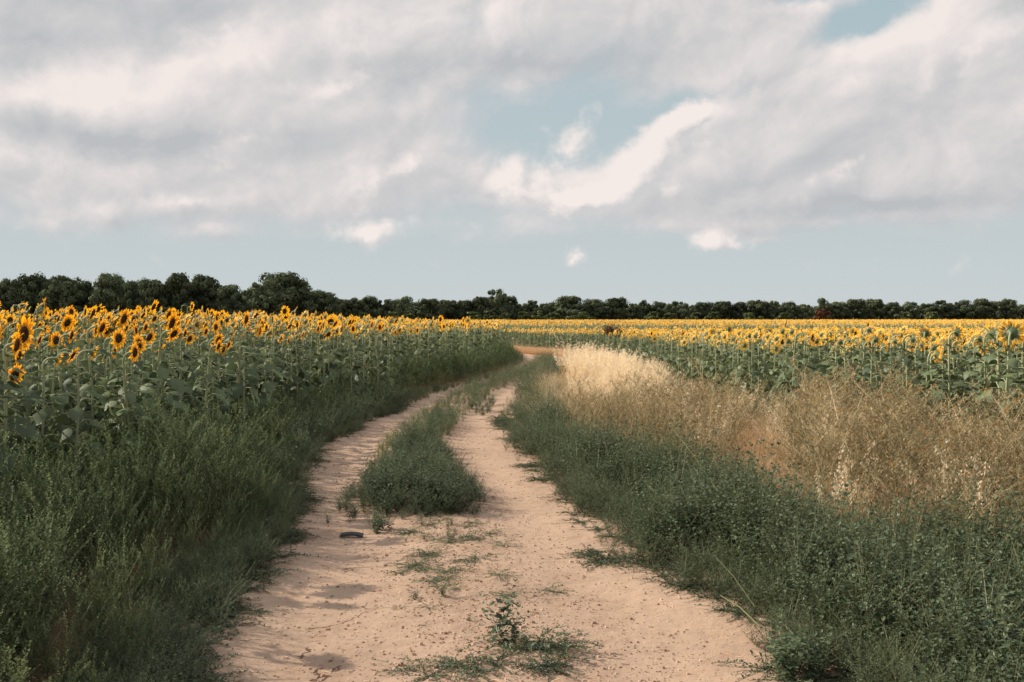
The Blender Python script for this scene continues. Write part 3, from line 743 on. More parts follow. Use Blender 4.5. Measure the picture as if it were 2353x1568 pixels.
# the rust-coloured strip beyond the bend
def strip_lo(y): return np.interp(y, [38.5, 44, 54, 62], [2.55, 2.35, .3, -.9])
it += place(RG, 2600, 38.5, 62, strip_lo, lambda y: fieldR(y) + .2, None, one(.45), (.05, .1), .1)
scatter('rust_grass', it, 'rust-coloured dry grass in the verge and beyond the road bend')
it = place(OT, 1150, 15.5, 28, lambda y: np.interp(y, [15, 20, 28], [1.2, 1.1, 1.5]), lambda y: np.interp(y, [15, 20, 28], [3.3, 3.9, 4.2]), lambda x, y: (.35 + .65 * sm(19, 22, y)) * sm(.25, .6, fbm(x * 1.1, y * .6) + .30 * sm(1.1, 2.2, x) - .1), lambda x, y: (.66 + .36 * sm(19, 24, y) * (1 - sm(2.2, 3.4, x))) * (1 - .45 * sm(.135, .165, x / y)) * (.75 + .55 * fbm(x * 2, y * 2)), (.18, .14), .16)
it += place(OT, 130, 5, 16, lambda y: edgeR(y) + 1.7, lambda y: fieldR(y) + .2, lambda x, y: mixz(x, y), one(.8), (0, .12), .15)
scatter('wild_oats', it, 'pale drooping wild oats standing at the bend of the road')
kt = lambda x, y: sm(.75, 1.15, (x - edgeR(y)) / w1(y) + .4 * (fbm(x * 1.1, y * 1.1 + 9) - .5)) * (1 - .97 * rust(x, y)) * (1 - .85 * sm(14.5, 17.5, y))
it = place(TH, 1050, 3.5, 19, lambda y: edgeR(y) + 1.0, lambda y: np.minimum(fieldR(y) + .25, 7), kt, lambda x, y: np.interp(y, [4, 9, 13, 16, 19], [.80, .86, .72, .54, .40]) * (.50 + 1.05 * fbm(x * .8, y * .8)), (0, .16), .22)
it += place(TH, 160, 3.5, 14, lambda y: edgeR(y) + 1.6, lambda y: np.minimum(fieldR(y) + .25, 7), kt, one(.95), (.12, .12), .25)
SG = [leafy_weed(60 + k, nb=13, per=18, L=.050, W=.016, m='sage', spread=.9) for k in range(3)]
OL = [leafy_weed(64 + k, nb=13, per=18, L=.050, W=.018, m='olive', spread=.9) for k in range(3)]
blob = lambda cx, cy, rx, ry: (lambda x, y: 1 - sm(.5, 1.1, np.hypot((x - cx) / rx, (y - cy) / ry) + .6 * (fbm(x * 2, y * 2) - .5)))
sage = place(SG, 500, 13, 19.5, lambda y: 0 * y + 2.6, lambda y: 0 * y + 4.9, blob(3.8, 16.2, .95, 2.6), one(.52), (0, .12), .15)
sage += place(OL, 320, 8.5, 13, lambda y: 0 * y + 3.6, lambda y: 0 * y + 6.0, blob(4.8, 10.9, .8, 1.6), one(.66), (-.05, .12), .15)
sage += place(OL, 420, 4.5, 13, lambda y: edgeR(y) + 1.2, lambda y: fieldR(y), lambda x, y: (1 - rust(x, y)) * sm(.50, .62, fbm(x * .9 + 4, y * .9)), one(.60), (.0, .14), .15)
sage += place(OL, 160, 13, 24, lambda y: edgeR(y) + .6, lambda y: fieldR(y), lambda x, y: sm(.48, .6, fbm(x * .8 + 7, y * .8)), one(.42), (.05, .14), .15)
scatter('sage_bushes', sage, 'pale sage and olive green brush among the dry grass of the right verge')
scatter('thistles', it, 'dry branching thistles dotted with small orange flowers')
# ---- grassy middle of the road beyond the big clump, and thin growth on the bare middle
mid_ = lambda y: (roadL(y) + roadR(y)) / 2 + np.interp(y, [8, 12, 18, 30], [.02, .05, .0, 0])
it = place(GT, 420, 10.5, 14.8, lambda y: mid_(y) - .52, lambda y: mid_(y) + .28, None, one(.14), (.25, .1))
it += place(GT, 700, 14, 33, lambda y: mid_(y) - .42, lambda y: mid_(y) + .42, lambda x, y: .5 + 0 * x, one(.17), (.12, .1))
it += place(LWs, 760, 13.2, 40, lambda y: mid_(y) - .38, lambda y: mid_(y) + .38, lambda x, y: .25 + .75 * (fbm(y * .35, y * 0 + 1) > .42), lambda x, y: .30 + .12 * sm(24, 30, y), (.0, .1))
it += place(LWf, 330, 24, 44, lambda y: mid_(y) - .45, lambda y: mid_(y) + .42, None, one(.38), (.0, .1))
it += place(CR, 40, 6.0, 9.0, lambda y: mid_(y) - .42, lambda y: mid_(y) + .55, lambda x, y: .2 + .8 * (fbm(x * 2, y * 2) > .5), one(.5), (.15, .1))
scatter('middle_grass', it, 'low grass and creepers along the middle of the dirt road')
# pebbles and clods
a = Arch()
v8 = np.array([(sx, sy, sz) for sz in (-.5, .6) for sx, sy in ((-1, -1), (1, -1), (1, 1), (-1, 1))], float)
v8[4:, :2] *= .6; v8 += rng.uniform(-.18, .18, v8.shape)
for f in ((0, 3, 2, 1), (4, 5, 6, 7), (0, 1, 5, 4), (1, 2, 6, 5), (2, 3, 7, 6), (3, 0, 4, 7)):
    a.quad(*[v8[i] * .5 for i in f], 'stone', .45)
a.fin()
y = 3.6 + 13 * rng.random(17000) ** 2.2; t = rng.beta(1.6, 1.5, len(y)); t = np.where(rng.random(len(y)) < .45, np.clip(rng.normal(.55, .16, len(y)), .02, .98), t)
x = roadL(y) + (roadR(y) - roadL(y)) * t
s = .0042 + .0034 * rng.gamma(1.3, 1.0, len(y)); s = np.minimum(s, .032)
scatter('gravel', [(a, np.stack([x, y, ground_z(x, y) + .1 * s], 1), rng.uniform(0, 6.28, len(y)), s[:, None] * rng.uniform(.7, 1.3, (len(y), 3)), rng.normal(0, .28, len(y)))], 'loose pebbles and clods of earth on the dirt road')

a = Arch()
a.ribbon([np.array((-.5, 0, .02)), np.array((0, .06, .10)), np.array((.5, -.03, .03))], [.07, .08, .05], (0, 1, 0), 'straw', .5); a.fin()
y = 3.6 + 11 * rng.random(900) ** 1.7; t = np.where(rng.random(900) < .55, rng.normal(.5, .16, 900), rng.choice([.02, .98], 900) + rng.normal(0, .06, 900))
x = roadL(y) + (roadR(y) - roadL(y)) * t; k = np.abs(t - .5) < .62; x, y = x[k], y[k]
scatter('straw_litter', [(a, np.stack([x, y, ground_z(x, y) + .001], 1), rng.uniform(0, 6.28, len(y)), rng.uniform(.02, .07, len(y)), rng.normal(-.1, .35, len(y)))], 'bits of dry straw and twigs scattered on the dirt road')

# ------------------------------------------------------------------ plants that stand out
def plant_thing(name, label, cat, archs, group=None):
    """archs: list of (arch, (x,y,z), yaw, scale) -> thing with one mesh per material family"""
    xs = np.mean([p[1][0] for p in archs]); ys = np.mean([p[1][1] for p in archs]); z0 = float(ground_z(xs, ys))
    o = empty(name, (float(xs), float(ys), z0)); tag(o, label, cat, group)
    fam = {}
    for a, p, yaw, s in archs:
        c, s_ = math.cos(yaw), math.sin(yaw); V = a.V * s
        V = np.stack([V[:, 0] * c - V[:, 1] * s_, V[:, 0] * s_ + V[:, 1] * c, V[:, 2]], 1) + np.array(p) - np.array((xs, ys, z0))
        for k, m in enumerate(a.mats):
            if m == 'weed_stem' and name != 'creeper_plant' or m in ('dead_twig', 'brown_leaf'): m = ('dead_twig' if name == 'dead_bush' else 'join', m)
            q = a.Q[a.mi == k]
            if len(q): fam.setdefault(m, []).append((V, q, a.T))
    join = {}
    for m in list(fam):       # stems grow through the foliage: one mesh with it
        if isinstance(m, tuple): join[m[1]] = fam.pop(m)
    if join:
        main = [m for m in fam][:1]
        groups = [(main + list(join), [fam.pop(m) for m in main] + list(join.values()))]
    else: groups = []
    groups += [([m], [l]) for m, l in fam.items()]
    for mset, lists in groups:
        m = mset[0]; Vs = []; Qs = []; Ts = []; mi = []; off = 0; lst = []
        for k, l in enumerate(lists):
            for e_ in l: lst.append(e_); mi.append(np.full(len(e_[1]), k))
        for V, q, T in lst:
            uq, inv = np.unique(q, return_inverse=True)
            Vs.append(V[uq]); Qs.append(inv.reshape(-1, 4) + off); Ts.append(T[uq]); off += len(uq)
        nm = {'weed_stem': 'vine', 'straw': 'stalk', 'oat': 'seed_head', 'dead_twig': 'branch', 'brown_leaf': 'foliage', 'yellow_leaf': 'yellow_leaves'}.get(m, 'foliage')
        link(nm, make_mesh(nm, np.concatenate(Vs), np.concatenate(Qs), [M[k] for k in mset], np.concatenate(mi), np.concatenate(Ts)), o)
    return o
def cluster(px, py, archs, n, rx, ry, s):
    c = gp(px, py); out = []
    for i in range(n):
        q, r = U(0, 6.28), math.sqrt(U(0, 1)); x, y = c[0] + rx * r * math.cos(q), c[1] + ry * r * math.sin(q)
        out.append((archs[int(rng.integers(len(archs)))], (x, y, float(ground_z(x, y)) - .01), U(0, 6.28), s * U(.7, 1.2) * (1.1 - .45 * r)))
    return out
SD = [leafy_weed(80 + k, nb=9, per=9, L=.155, W=.10, m='leafy', spread=.8) for k in range(3)]
arr = []
for i in range(460):
    y = U(8.6, 13.6) if i < 290 else U(8.65, 10.6); w = np.interp(y, [8.6, 9.2, 10.3, 11.6, 13.6], [.56, .72, .60, .48, .28]); x = np.interp(y, [8.7, 10.3, 13.6], [-.90, -.99, -1.24]) + U(-w, w)
    e = 1 - abs(x - np.interp(y, [8.7, 10.3, 13.6], [-.90, -.99, -1.24])) / w
    arr.append(((BU + LWs)[int(rng.integers(9))], (x, y, float(ground_z(x, y)) - .01), U(0, 6.28), U(.26, .42) * (.50 + .60 * min(1, e * 1.7)) * np.interp(y, [8.6, 9.0, 12], [.55, 1, .95]) * U(.75, 1.2)))
for i in range(46):      # it thins out toward the bare soil in front
    y = U(7.7, 8.9); x = -.80 + rng.normal(0, .34)
    arr.append(((LWs + BU[:2])[int(rng.integers(6))], (x, y, float(ground_z(x, y)) - .01), U(0, 6.28), U(.07, .16) * (.5 + .6 * (y - 7.6))))
plant_thing('weed_bush', 'big dense weed bush growing between the two wheel tracks', 'bush', arr)
plant_thing('weed_bush', 'smaller dark leafy bush behind the big one, in the middle of the track', 'bush', cluster(1005, 985, BU + LWb, 46, .32, 1.6, .36))
plant_thing('weed_bush', 'third low bush farther along the middle of the track near the bend', 'bush', cluster(1105, 932, BU + LWs, 40, .30, 2.4, .34))
plant_thing('broadleaf_plant', 'bright green broad-leaved plant on the low foot of the big track bush', 'plant', cluster(868, 1222, SD, 6, .10, .10, .22))
plant_thing('wild_plant', 'upright leafy sprig standing alone at the bottom of the road', 'plant',
            [(SD[0], (*gp(1150, 1490)[:2], float(ground_z(*gp(1150, 1490)[:2]))), .4, .34), (SD[1], (*gp(1185, 1488)[:2], float(ground_z(*gp(1185, 1488)[:2]))), 2.4, .20)])
MATS = [(1020, 1555, 6, .26, .11, .85, 'wide creeper mat below the upright sprig at the bottom of the road'),
        (1215, 1545, 5, .20, .09, .85, 'creeper mat to the side of the sprig, lowest on the road'),
        (1255, 1500, 4, .22, .05, 1.1, 'long-armed creeper spreading from the upright sprig toward the wheel track'),
        (1175, 1478, 2, .05, .05, .5, 'small creeper hugging the foot of the upright sprig'),
        (935, 1318, 3, .13, .10, .65, 'flat grey-green creeper in the bare middle of the road'),
        (965, 1290, 1, .02, .02, .5, 'short creeper just behind the flat grey-green one'),
        (1060, 1305, 2, .10, .02, .32, 'small green creeper facing the flat grey-green one'),
        (1050, 1245, 3, .10, .10, .6, 'sprawling creeper right in front of the big track bush'),
        (1110, 1245, 3, .18, .08, .6, 'thin creeper trailing from the big bush to the wheel track'),
        (935, 1232, 3, .14, .06, .5, 'creeper patch at the front foot of the big track bush'),
        (800, 1400, 1, .02, .02, .32, 'tiny creeper alone on the shaded wheel track'),
        (580, 1358, 2, .12, .04, .7, 'creeper tuft reaching from the shaded verge onto the track'),
        (555, 1410, 3, .16, .06, .7, 'lower creeper tuft spreading from the shaded verge'),
        (955, 1405, 2, .14, .04, .38, 'withered creeper beside the two seedlings')]
for (px, py, n, rx, ry, s, lab) in MATS:
    plant_thing('creeper_plant', lab, 'creeping weed', cluster(px, py, CR, n, rx, ry, s), 'creepers on the dirt road')
for (px, py, s, lab, ar) in ((1020, 1385, .12, 'bushy little seedling with round leaves in the middle of the road', SD), (962, 1385, .10, 'spindly seedling next to the bushy one', SD[1:2]),
                             (1080, 1440, .06, 'tiny reddish seedling between sprig and bushy seedling', LWs)):
    plant_thing('seedling_plant', lab, 'seedling', cluster(px, py, ar, 2, .03, .03, s), 'seedlings on the dirt road')
plant_thing('broadleaf_plant', 'dark broad-leaved plant standing out of the verge grass by the rusty patch', 'plant', cluster(1480, 1060, LWb + LWf, 8, .25, .4, .62))
plant_thing('broadleaf_plant', 'dark round-leaved plant at the lower corner where verge meets road', 'plant', cluster(1830, 1560, SD, 6, .14, .12, .34))
def stalk(name, label, x0, y0, D0, x1, y1, D1, r, m='straw', tn=.8, cat='stalk'):
    p, q = at(x0, y0, D0), at(x1, y1, D1); a = Arch(); mid = (p + q) / 2 + np.array((0, 0, .02))
    a.tube([p - p, mid - p, q - p], [r, r * .9, r * .55], 6, m, tn)
    for f, w in ((.3, 1.), (.55, 3.), (.8, 5.)):
        b = (q - p) * f; e = b + nrm((math.cos(w), math.sin(w), .6)) * .06
        a.tube([b, e], [r * .4, r * .2], 4, m, tn)
    o = link(name, a.mesh(name)); o.location = p; tag(o, label, cat)
    return o
stalk('dry_stalk', 'thick pale broken stalk lying tilted in the dark verge leaves', 1748, 1442, 5.12, 1655, 1368, 5.55, .0045, 'weed_stem', .45)
stalk('dry_stalk', 'thin pale stalk leaning beside the thick broken one', 1735, 1395, 5.5, 1640, 1275, 6.1, .0024, 'weed_stem', .3)
stalk('dry_stalk', 'slim green stalk leaning through the verge weeds', 1650, 1130, 7.6, 1545, 985, 8.8, .0024, 'weed_stem', .45)

# grass stalks with bristly tops standing above the right weeds
# ------------------------------------------------------------------ things lying or standing farther off
# scrap of tyre tread on the wheel track
p = gp(808, 1233); a = Arch(); Lh = .092
for i in range(13):
    f0, f1 = i / 13, (i + 1) / 13
    prof = lambda f: (np.array((-Lh + 2 * Lh * f, .012 * math.sin(f * 3.1), .006 + (.010 * math.sin(f * 3.14)))))
    b, c = prof(f0), prof(f1)
    for (w0, w1_, h0, t) in ((-.028, .028, .0, .1),):
        P = [b + np.array((0, w0, h0)), c + np.array((0, w0, h0)), c + np.array((0, w1_, h0 + .014)), b + np.array((0, w1_, h0 + .014))]
        Qv = [x_ + np.array((0, 0, .009)) for x_ in P]
        a.quad(*P, 'rubber', t); a.quad(*Qv, 'rubber', t)
        for k in range(4): a.quad(P[k], P[(k + 1) % 4], Qv[(k + 1) % 4], Qv[k], 'rubber', t)
body = a
lug = Arch()
for i in range(13):
    f = (i + .5) / 13; b = np.array((-Lh + 2 * Lh * f, .012 * math.sin(f * 3.1) - .030, .006 + (.010 * math.sin(f * 3.14)) + .004))
    P = [b + np.array((dx, dy, 0)) for dx, dy in ((-.004, -.006), (.004, -.006), (.004, .022), (-.004, .022))]; P = [q + np.array((0, 0, .25 * (q[1] - b[1]))) for q in P]; T_ = [q + np.array((0, 0, .013)) for q in P]
    lug.quad(*T_, 'rubber', 1)
    for k in range(4): lug.quad(P[k], P[(k + 1) % 4], T_[(k + 1) % 4], T_[k], 'rubber', .9)
ts = empty('tyre_scrap', (p[0], p[1], float(ground_z(p[0], p[1])) + .001), R(-4)); tag(ts, 'torn black scrap of ribbed tyre tread lying on the wheel track', 'tyre scrap')
link('rubber_strip', body.mesh('rubber_strip'), ts); link('tread_lugs', lug.mesh('tread_lugs'), ts)

def clump_crown(seed, blobs=26, per=60, size=.10, low=.12, shape='round', m='tree', nsub=0):
    """leaf-clump crown in a unit cell: radius about 1 in x and y, height 0..1"""
    rs = np.random.default_rng(seed); V = []; T = []
    cs = []
    for b in range(blobs):
        z = rs.uniform(low, .90); rmax = (1 - ((z - .42) / .58) ** 2) ** .5 if z > .42 else .78 + .22 * z / .42
        q = rs.uniform(0, 6.28); r = rmax * rs.uniform(.35, .86); cs.append((r * math.cos(q), r * math.sin(q), z, rs.uniform(.20, .36), rs.uniform(-.12, .18)))
    
    for b in range(7):      # small tufts that break the outline
        q = rs.uniform(0, 6.28); z = rs.uniform(.45, .97); r = (max(0., 1 - ((z - .42) / .60) ** 2)) ** .5 * rs.uniform(.62, .88); z = min(z, .90); cs.append((r * math.cos(q), r * math.sin(q), z, rs.uniform(.11, .19), rs.uniform(0, .2)))
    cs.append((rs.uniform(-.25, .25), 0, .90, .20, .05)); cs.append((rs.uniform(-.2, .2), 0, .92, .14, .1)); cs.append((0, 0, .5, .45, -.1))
    for (x, y, z, r, tb) in cs:
        k = per
        n = rs.normal(size=(k, 3)); n /= np.linalg.norm(n, axis=1)[:, None]; rad = r * rs.uniform(.62, 1.08, k)[:, None]
        c = np.array((x, y, z)) + n * rad * np.array((1, 1, .42))
        t1 = rs.normal(size=(k, 3)); t1 -= (t1 * n).sum(1)[:, None] * n * .93; t1 /= np.linalg.norm(t1, axis=1)[:, None]
        t2 = np.cross(n, t1); s = size * rs.uniform(.5, 1.2, (k, 1)); w = np.array((1, 1, .5))
        V.append(np.stack([c - t1 * s * w, c + t2 * s * .7 * w, c + t1 * s * w, c - t2 * s * .7 * w], 1)); T.append(np.repeat(.28 + tb + rs.uniform(-.2, .3, k) + .18 * n[:, 2], 4))  # leaves facing up toned lighter: sunlit clump tops put into the colour
    V = np.concatenate(V).reshape(-1, 3); T = np.concatenate(T)
    return make_mesh('crown', V, np.arange(len(V)).reshape(-1, 4), [M[m]], None, T)
def trunk_mesh(seed, h=.5, r=.06, m='bark'):
    rs = np.random.default_rng(seed); a = Arch()
    pts = [np.array((rs.normal(0, .02), rs.normal(0, .02), h * f)) for f in np.linspace(0, 1, 4)]
    a.tube(pts, [r, r * .8, r * .65, r * .5], 6, m, .5)
    for k in range(5):
        q = k * 1.3; a.tube([pts[2], pts[2] + np.array((math.cos(q) * .25, math.sin(q) * .25, .12)), pts[2] + np.array((math.cos(q) * .5, math.sin(q) * .5, .3))], [r * .45, r * .3, r * .12], 4, m, .5)
    return a.mesh('trunk')
CROWN = [clump_crown(100 + k, 34 + 3 * (k % 4), 150, .062, low=.0) for k in range(8)]
CROWNs = [clump_crown(200 + k, 14, 60, .12, low=.2, m='shrub') for k in range(3)]
TRUNK = [trunk_mesh(k) for k in range(4)]
def put_tree(name, x, ytop, hw, D, crowns, k):
    c = at(x, 734, D); h = CAM_H + (734 - ytop) / F * D; w = hw / F * D
    gz = float(zt(c[0], D)) - .9; h -= gz
    o = empty(name, (c[0], D, gz), k * 1.7); o.scale = (w, w, h)
    cr = link('crown', crowns[k % len(crowns)], o); tr = link('trunk', TRUNK[k % 4], o)
    return o
TREES = [(-75,640,40),(-25,642,38),(25,640,38),(75,630,40),(150,631,44),(200,645,32),(250,630,42),(305,644,24),(350,641,34),(405,626,44),(470,631,48),(525,658,38),(575,664,30),(610,642,46),(645,628,64),(685,648,42),(740,668,40),(785,687,28),(815,684,26),(850,681,32),(885,687,24),(925,681,30),(985,687,32),(1030,689,28),(1068,690,28),(1105,681,26),(1140,664,30),(1170,680,22),(1215,689,28),(1252,697,26),(1310,681,44),(1365,687,28),(1415,684,30),(1458,697,20),(1478,689,18),(1515,694,26),(1550,691,26),(1582,697,20),(1620,695,28),(1660,692,26),(1700,694,24),(1740,689,28),(1777,691,22),(1812,694,24),(1850,698,22),(1893,685,20),(1927,694,24),(1965,687,26),(2010,687,28),(2050,694,24),(2092,693,24),(2132,697,24),(2170,689,28),(2212,690,26),(2255,687,26),(2290,692,22),(2318,687,20),(2350,699,24),(2395,692,28),(2440,690,28)]
tree_depth = lambda x: np.interp(x, [-100, 620, 760, 1180, 2400], [236, 240, 290, 330, 380])
vis_n = 0
for k, (x, yt, hw) in enumerate(TREES):
    o = put_tree('tree', x, yt, hw * 1.15, float(tree_depth(x)) + U(-5, 5), CROWN, k)
    size = 'tall' if yt < 650 else 'small' if yt > 693 else 'mid-sized'; wd = 'broad-crowned' if hw > 35 else 'narrow' if hw < 23 else 'round-crowned'
    extra = {645: 'largest and broadest dark tree of the line, standing above its neighbours', 1140: 'dark pointed tree rising alone above the middle of the tree line', 1893: 'slim tree rising directly behind the brown shrub'}.get(x)
    tag(o, extra or f"{size} {wd} tree, {ordinal(k + 1)} from the left in the front row of the tree line", 'tree', 'trees of the distant tree line')
xs2 = np.arange(-80, 2460, 31)
for k, x in enumerate(xs2):
    yt = float(np.interp(x, [t[0] for t in TREES], [t[1] for t in TREES])) + U(4, 14)
    o = put_tree('tree', float(x + U(-10, 10)), yt, U(34, 46), float(tree_depth(x)) + U(10, 20), CROWN, k + 3)
    tag(o, f"dark tree filling a gap in the row behind, {ordinal(k + 1)} from the left", 'tree', 'trees of the distant tree line')
SH = [(830,718,26),(905,716,24),(940,720,20),(1085,716,26),(1125,713,24),(1162,718,20),(1205,716,24),(1240,714,26),(1275,718,22),(1345,716,26),(1500,716,22),(1540,718,22),(1640,716,24),(1600,718,18),(425,700,30),(380,706,26),(440,712,24),(1800,718,20),(2080,718,22),(2140,716,22),(1720,718,20)]
for k, (x, yt, hw) in enumerate(sorted(SH)):
    o = put_tree('shrub', x, yt, hw, float(tree_depth(x)) - U(14, 19), CROWNs, k)
    tag(o, f"lighter green shrub at the foot of the tree line, {ordinal(k + 1)} from the left", 'shrub', 'shrubs at the foot of the tree line')
BR = [clump_crown(300, 10, 50, .13, low=.2, m='brown_leaf')]
o = put_tree('shrub', 1890, 709, 21, 338, BR, 0); tag(o, 'reddish brown dead shrub in front of the dark trees', 'shrub')
# brown dead bush standing in the sunflowers
def twiggy(seed, n=46, m='dead_twig'):
    rs = np.random.default_rng(seed); u = rs.uniform; a = Arch()
    for i in range(n):
        q = u(0, 6.28); d = nrm((math.cos(q), math.sin(q), u(.1, 1.6))); p0 = np.array((u(-.15, .15), u(-.15, .15), u(0, .5))); l_ = u(.35, .75)
        p1 = p0 + d * l_ * .6 + rs.normal(0, .06, 3); p2 = p1 + nrm(d + rs.normal(0, .5, 3)) * l_ * .45
        a.tube([p0, p1, p2], [.018, .012, .005], 3, m, u(0, 1))
        for k in range(5): a.leaf(p1 + (p2 - p1) * u(0, 1), rs.normal(size=3), (0, .1, 1), u(.06, .12), u(.03, .06), 'brown_leaf', u(0, 1))
    return a.fin()
def place_at(arch, name, label, cat, px, py_top, D, hgt, z_base, yaw=0):
    c = at(px, py_top, D); s = hgt
    return plant_thing(name, label, cat, [(arch, (c[0], D, z_base), yaw, s)])
D = 44.0; c = at(1403, 733, D)
tw = twiggy(5); twig_stem = Arch(); twig_stem.tube([(0, 0, 0), (.03, .02, .5), (0, 0, 1)], [.02, .016, .012], 5, 'dead_twig', .3); twig_stem.fin()
plant_thing('dead_bush', 'brown dried-up bush sticking out of the yellow sunflowers beyond the bend', 'bush',
            [(tw, (c[0], D, c[2] - .78), 0., .66), (twiggy(6), (c[0] + .30, D + .1, c[2] - .85), 1., .56), (twiggy(8), (c[0] - .12, D, c[2] - .82), 2., .58), (twig_stem, (c[0], D, float(zt(c[0], D))), 2., c[2] - .5)])
stalk('dead_branch', 'dark bare branch sticking up above the far yellow flowers', 1798, 775, 30., 1808, 736, 30., .02, 'dead_twig', .2, 'branch')
stalk('dead_branch', 'short dark stick among the flowers beyond the road bend', 1139, 776, 42., 1134, 762, 42., .02, 'dead_twig', .2, 'branch')

# ------------------------------------------------------------------ sun and sky
SUN_EL, SUN_AZ = R(32), R(-72)      # azimuth from +Y toward +X
sd = np.array((math.sin(SUN_AZ) * math.cos(SUN_EL), math.cos(SUN_AZ) * math.cos(SUN_EL), math.sin(SUN_EL)))
li = bpy.data.lights.new('sun', 'SUN'); li.energy = 5.0; li.angle = R(.55); li.color = (1, .86, .68)
lo = bpy.data.objects.new('sun', li); COL.objects.link(lo)
from mathutils import Vector
lo.rotation_euler = Vector(-sd).to_track_quat('-Z', 'Y').to_euler()
w = bpy.data.worlds.new('World'); scene.world = w; w.use_nodes = True
t = w.node_tree; t.nodes.clear(); L = t.links.new
STR = .1
def px2(x, y): return (math.atan((x - 1176.5) / F), math.atan((734 - y) / F))
def cloud_group():
    g = bpy.data.node_groups.new('cloud_field', 'ShaderNodeTree')
    g.interface.new_socket('Vector', in_out='INPUT', socket_type='NodeSocketVector')
    g.interface.new_socket('Cover', in_out='OUTPUT', socket_type='NodeSocketFloat')
    g.interface.new_socket('Bright', in_out='OUTPUT', socket_type='NodeSocketFloat')
    g.interface.new_socket('Cumulus', in_out='OUTPUT', socket_type='NodeSocketFloat')
    Lg = g.links.new
    i = N(g, 'NodeGroupInput'); o = N(g, 'NodeGroupOutput')
    def mapped(loc, rot, sc, typ='TEXTURE', src=None):
        m = N(g, 'ShaderNodeMapping', vector_type=typ); m.inputs[1].default_value = (*loc, 0); m.inputs[2].default_value = (0, 0, rot); m.inputs[3].default_value = (*sc, 1)
        Lg(src or i.outputs[0], m.inputs[0]); return m.outputs[0]
    def noise(src, s, d, r, dist=0.):
        n = N(g, 'ShaderNodeTexNoise'); n.inputs['Scale'].default_value = s; n.inputs['Detail'].default_value = d; n.inputs['Roughness'].default_value = r; n.inputs['Distortion'].default_value = dist
        Lg(src, n.inputs['Vector']); return n
    wn = noise(i.outputs[0], 9, 3, .5)
    vm = N(g, 'ShaderNodeVectorMath', operation='MULTIPLY_ADD'); Lg(wn.outputs['Color'], vm.inputs[0]); vm.inputs[1].default_value = (.055, .035, 0); Lg(i.outputs[0], vm.inputs[2])
    vs = N(g, 'ShaderNodeVectorMath', operation='ADD'); Lg(vm.outputs[0], vs.inputs[0]); vs.inputs[1].default_value = (-.0275, -.0175, 0)
    cur = vs.outputs[0]
    for sc2, am in ((38, (.022, .018, 0)), (110, (.008, .007, 0))):       # billows on the cloud edges
        wb = noise(i.outputs[0], sc2, 4, .55)
        q1 = N(g, 'ShaderNodeVectorMath', operation='MULTIPLY_ADD'); Lg(wb.outputs['Color'], q1.inputs[0]); q1.inputs[1].default_value = am; Lg(cur, q1.inputs[2])
        q2 = N(g, 'ShaderNodeVectorMath', operation='ADD'); Lg(q1.outputs[0], q2.inputs[0]); q2.inputs[1].default_value = tuple(-v / 2 for v in am); cur = q2.outputs[0]
    flat = N(g, 'ShaderNodeVectorMath', operation='MULTIPLY'); Lg(cur, flat.inputs[0]); flat.inputs[1].default_value = (1, 1, 0)
    def chain(blobs, start):
        prev = start
        for (x, y, rx, ry, rot, amp) in blobs:
            src = flat.outputs[0]
            if not isinstance(prev, float):      # one blob after the other (keeps the shader's stack small)
                sq = N(g, 'ShaderNodeVectorMath', operation='MULTIPLY_ADD'); Lg(prev, sq.inputs[0]); sq.inputs[1].default_value = (1e-7, 0, 0); Lg(src, sq.inputs[2]); src = sq.outputs[0]
            gr = N(g, 'ShaderNodeTexGradient', gradient_type='QUADRATIC_SPHERE'); Lg(mapped(px2(x, y), R(rot), (rx / F * 1.7, ry / F * 1.7), src=src), gr.inputs[0])
            ma = N(g, 'ShaderNodeMath', operation='MULTIPLY_ADD'); Lg(gr.outputs['Fac'], ma.inputs[0]); ma.inputs[1].default_value = amp
            if isinstance(prev, float): ma.inputs[2].default_value = prev
            else: Lg(prev, ma.inputs[2])
            prev = ma.outputs[0]
        return prev
    sx = N(g, 'ShaderNodeSeparateXYZ'); Lg(i.outputs[0], sx.inputs[0])
    base = N(g, 'ShaderNodeMapRange', interpolation_type='SMOOTHSTEP'); Lg(sx.outputs[1], base.inputs[0])
    base.inputs[1].default_value = .02; base.inputs[2].default_value = .17; base.inputs[3].default_value = -.12; base.inputs[4].default_value = .74
    n1 = noise(mapped((0, 0), R(24), (.22, .165)), 1.5, 10, .52, .3)
    n2 = noise(mapped((.3, .7), R(24), (.11, .085)), 1.3, 10, .58, .35)
    cov = chain(COVER, base.outputs[0])
    f1 = N(g, 'ShaderNodeMath', operation='MULTIPLY_ADD'); Lg(n1.outputs['Fac'], f1.inputs[0]); f1.inputs[1].default_value = 1.5; Lg(cov, f1.inputs[2])
    f2 = N(g, 'ShaderNodeMath', operation='MULTIPLY_ADD'); Lg(n2.outputs['Fac'], f2.inputs[0]); f2.inputs[1].default_value = .95; Lg(f1.outputs[0], f2.inputs[2])
    f3 = N(g, 'ShaderNodeMath', operation='SUBTRACT'); Lg(f2.outputs[0], f3.inputs[0]); f3.inputs[1].default_value = 1.22
    Lg(f3.outputs[0], o.inputs[0])
    br = chain(BRIGHT, .50)
    b1 = N(g, 'ShaderNodeMath', operation='MULTIPLY_ADD'); Lg(n2.outputs['Fac'], b1.inputs[0]); b1.inputs[1].default_value = .95; Lg(br, b1.inputs[2])
    b2 = N(g, 'ShaderNodeMath', operation='SUBTRACT'); Lg(b1.outputs[0], b2.inputs[0]); b2.inputs[1].default_value = .475
    Lg(b2.outputs[0], o.inputs[1])
    n3 = noise(i.outputs[0], 30, 8, .60, .2)
    cu = chain(CUMULUS, 0.)
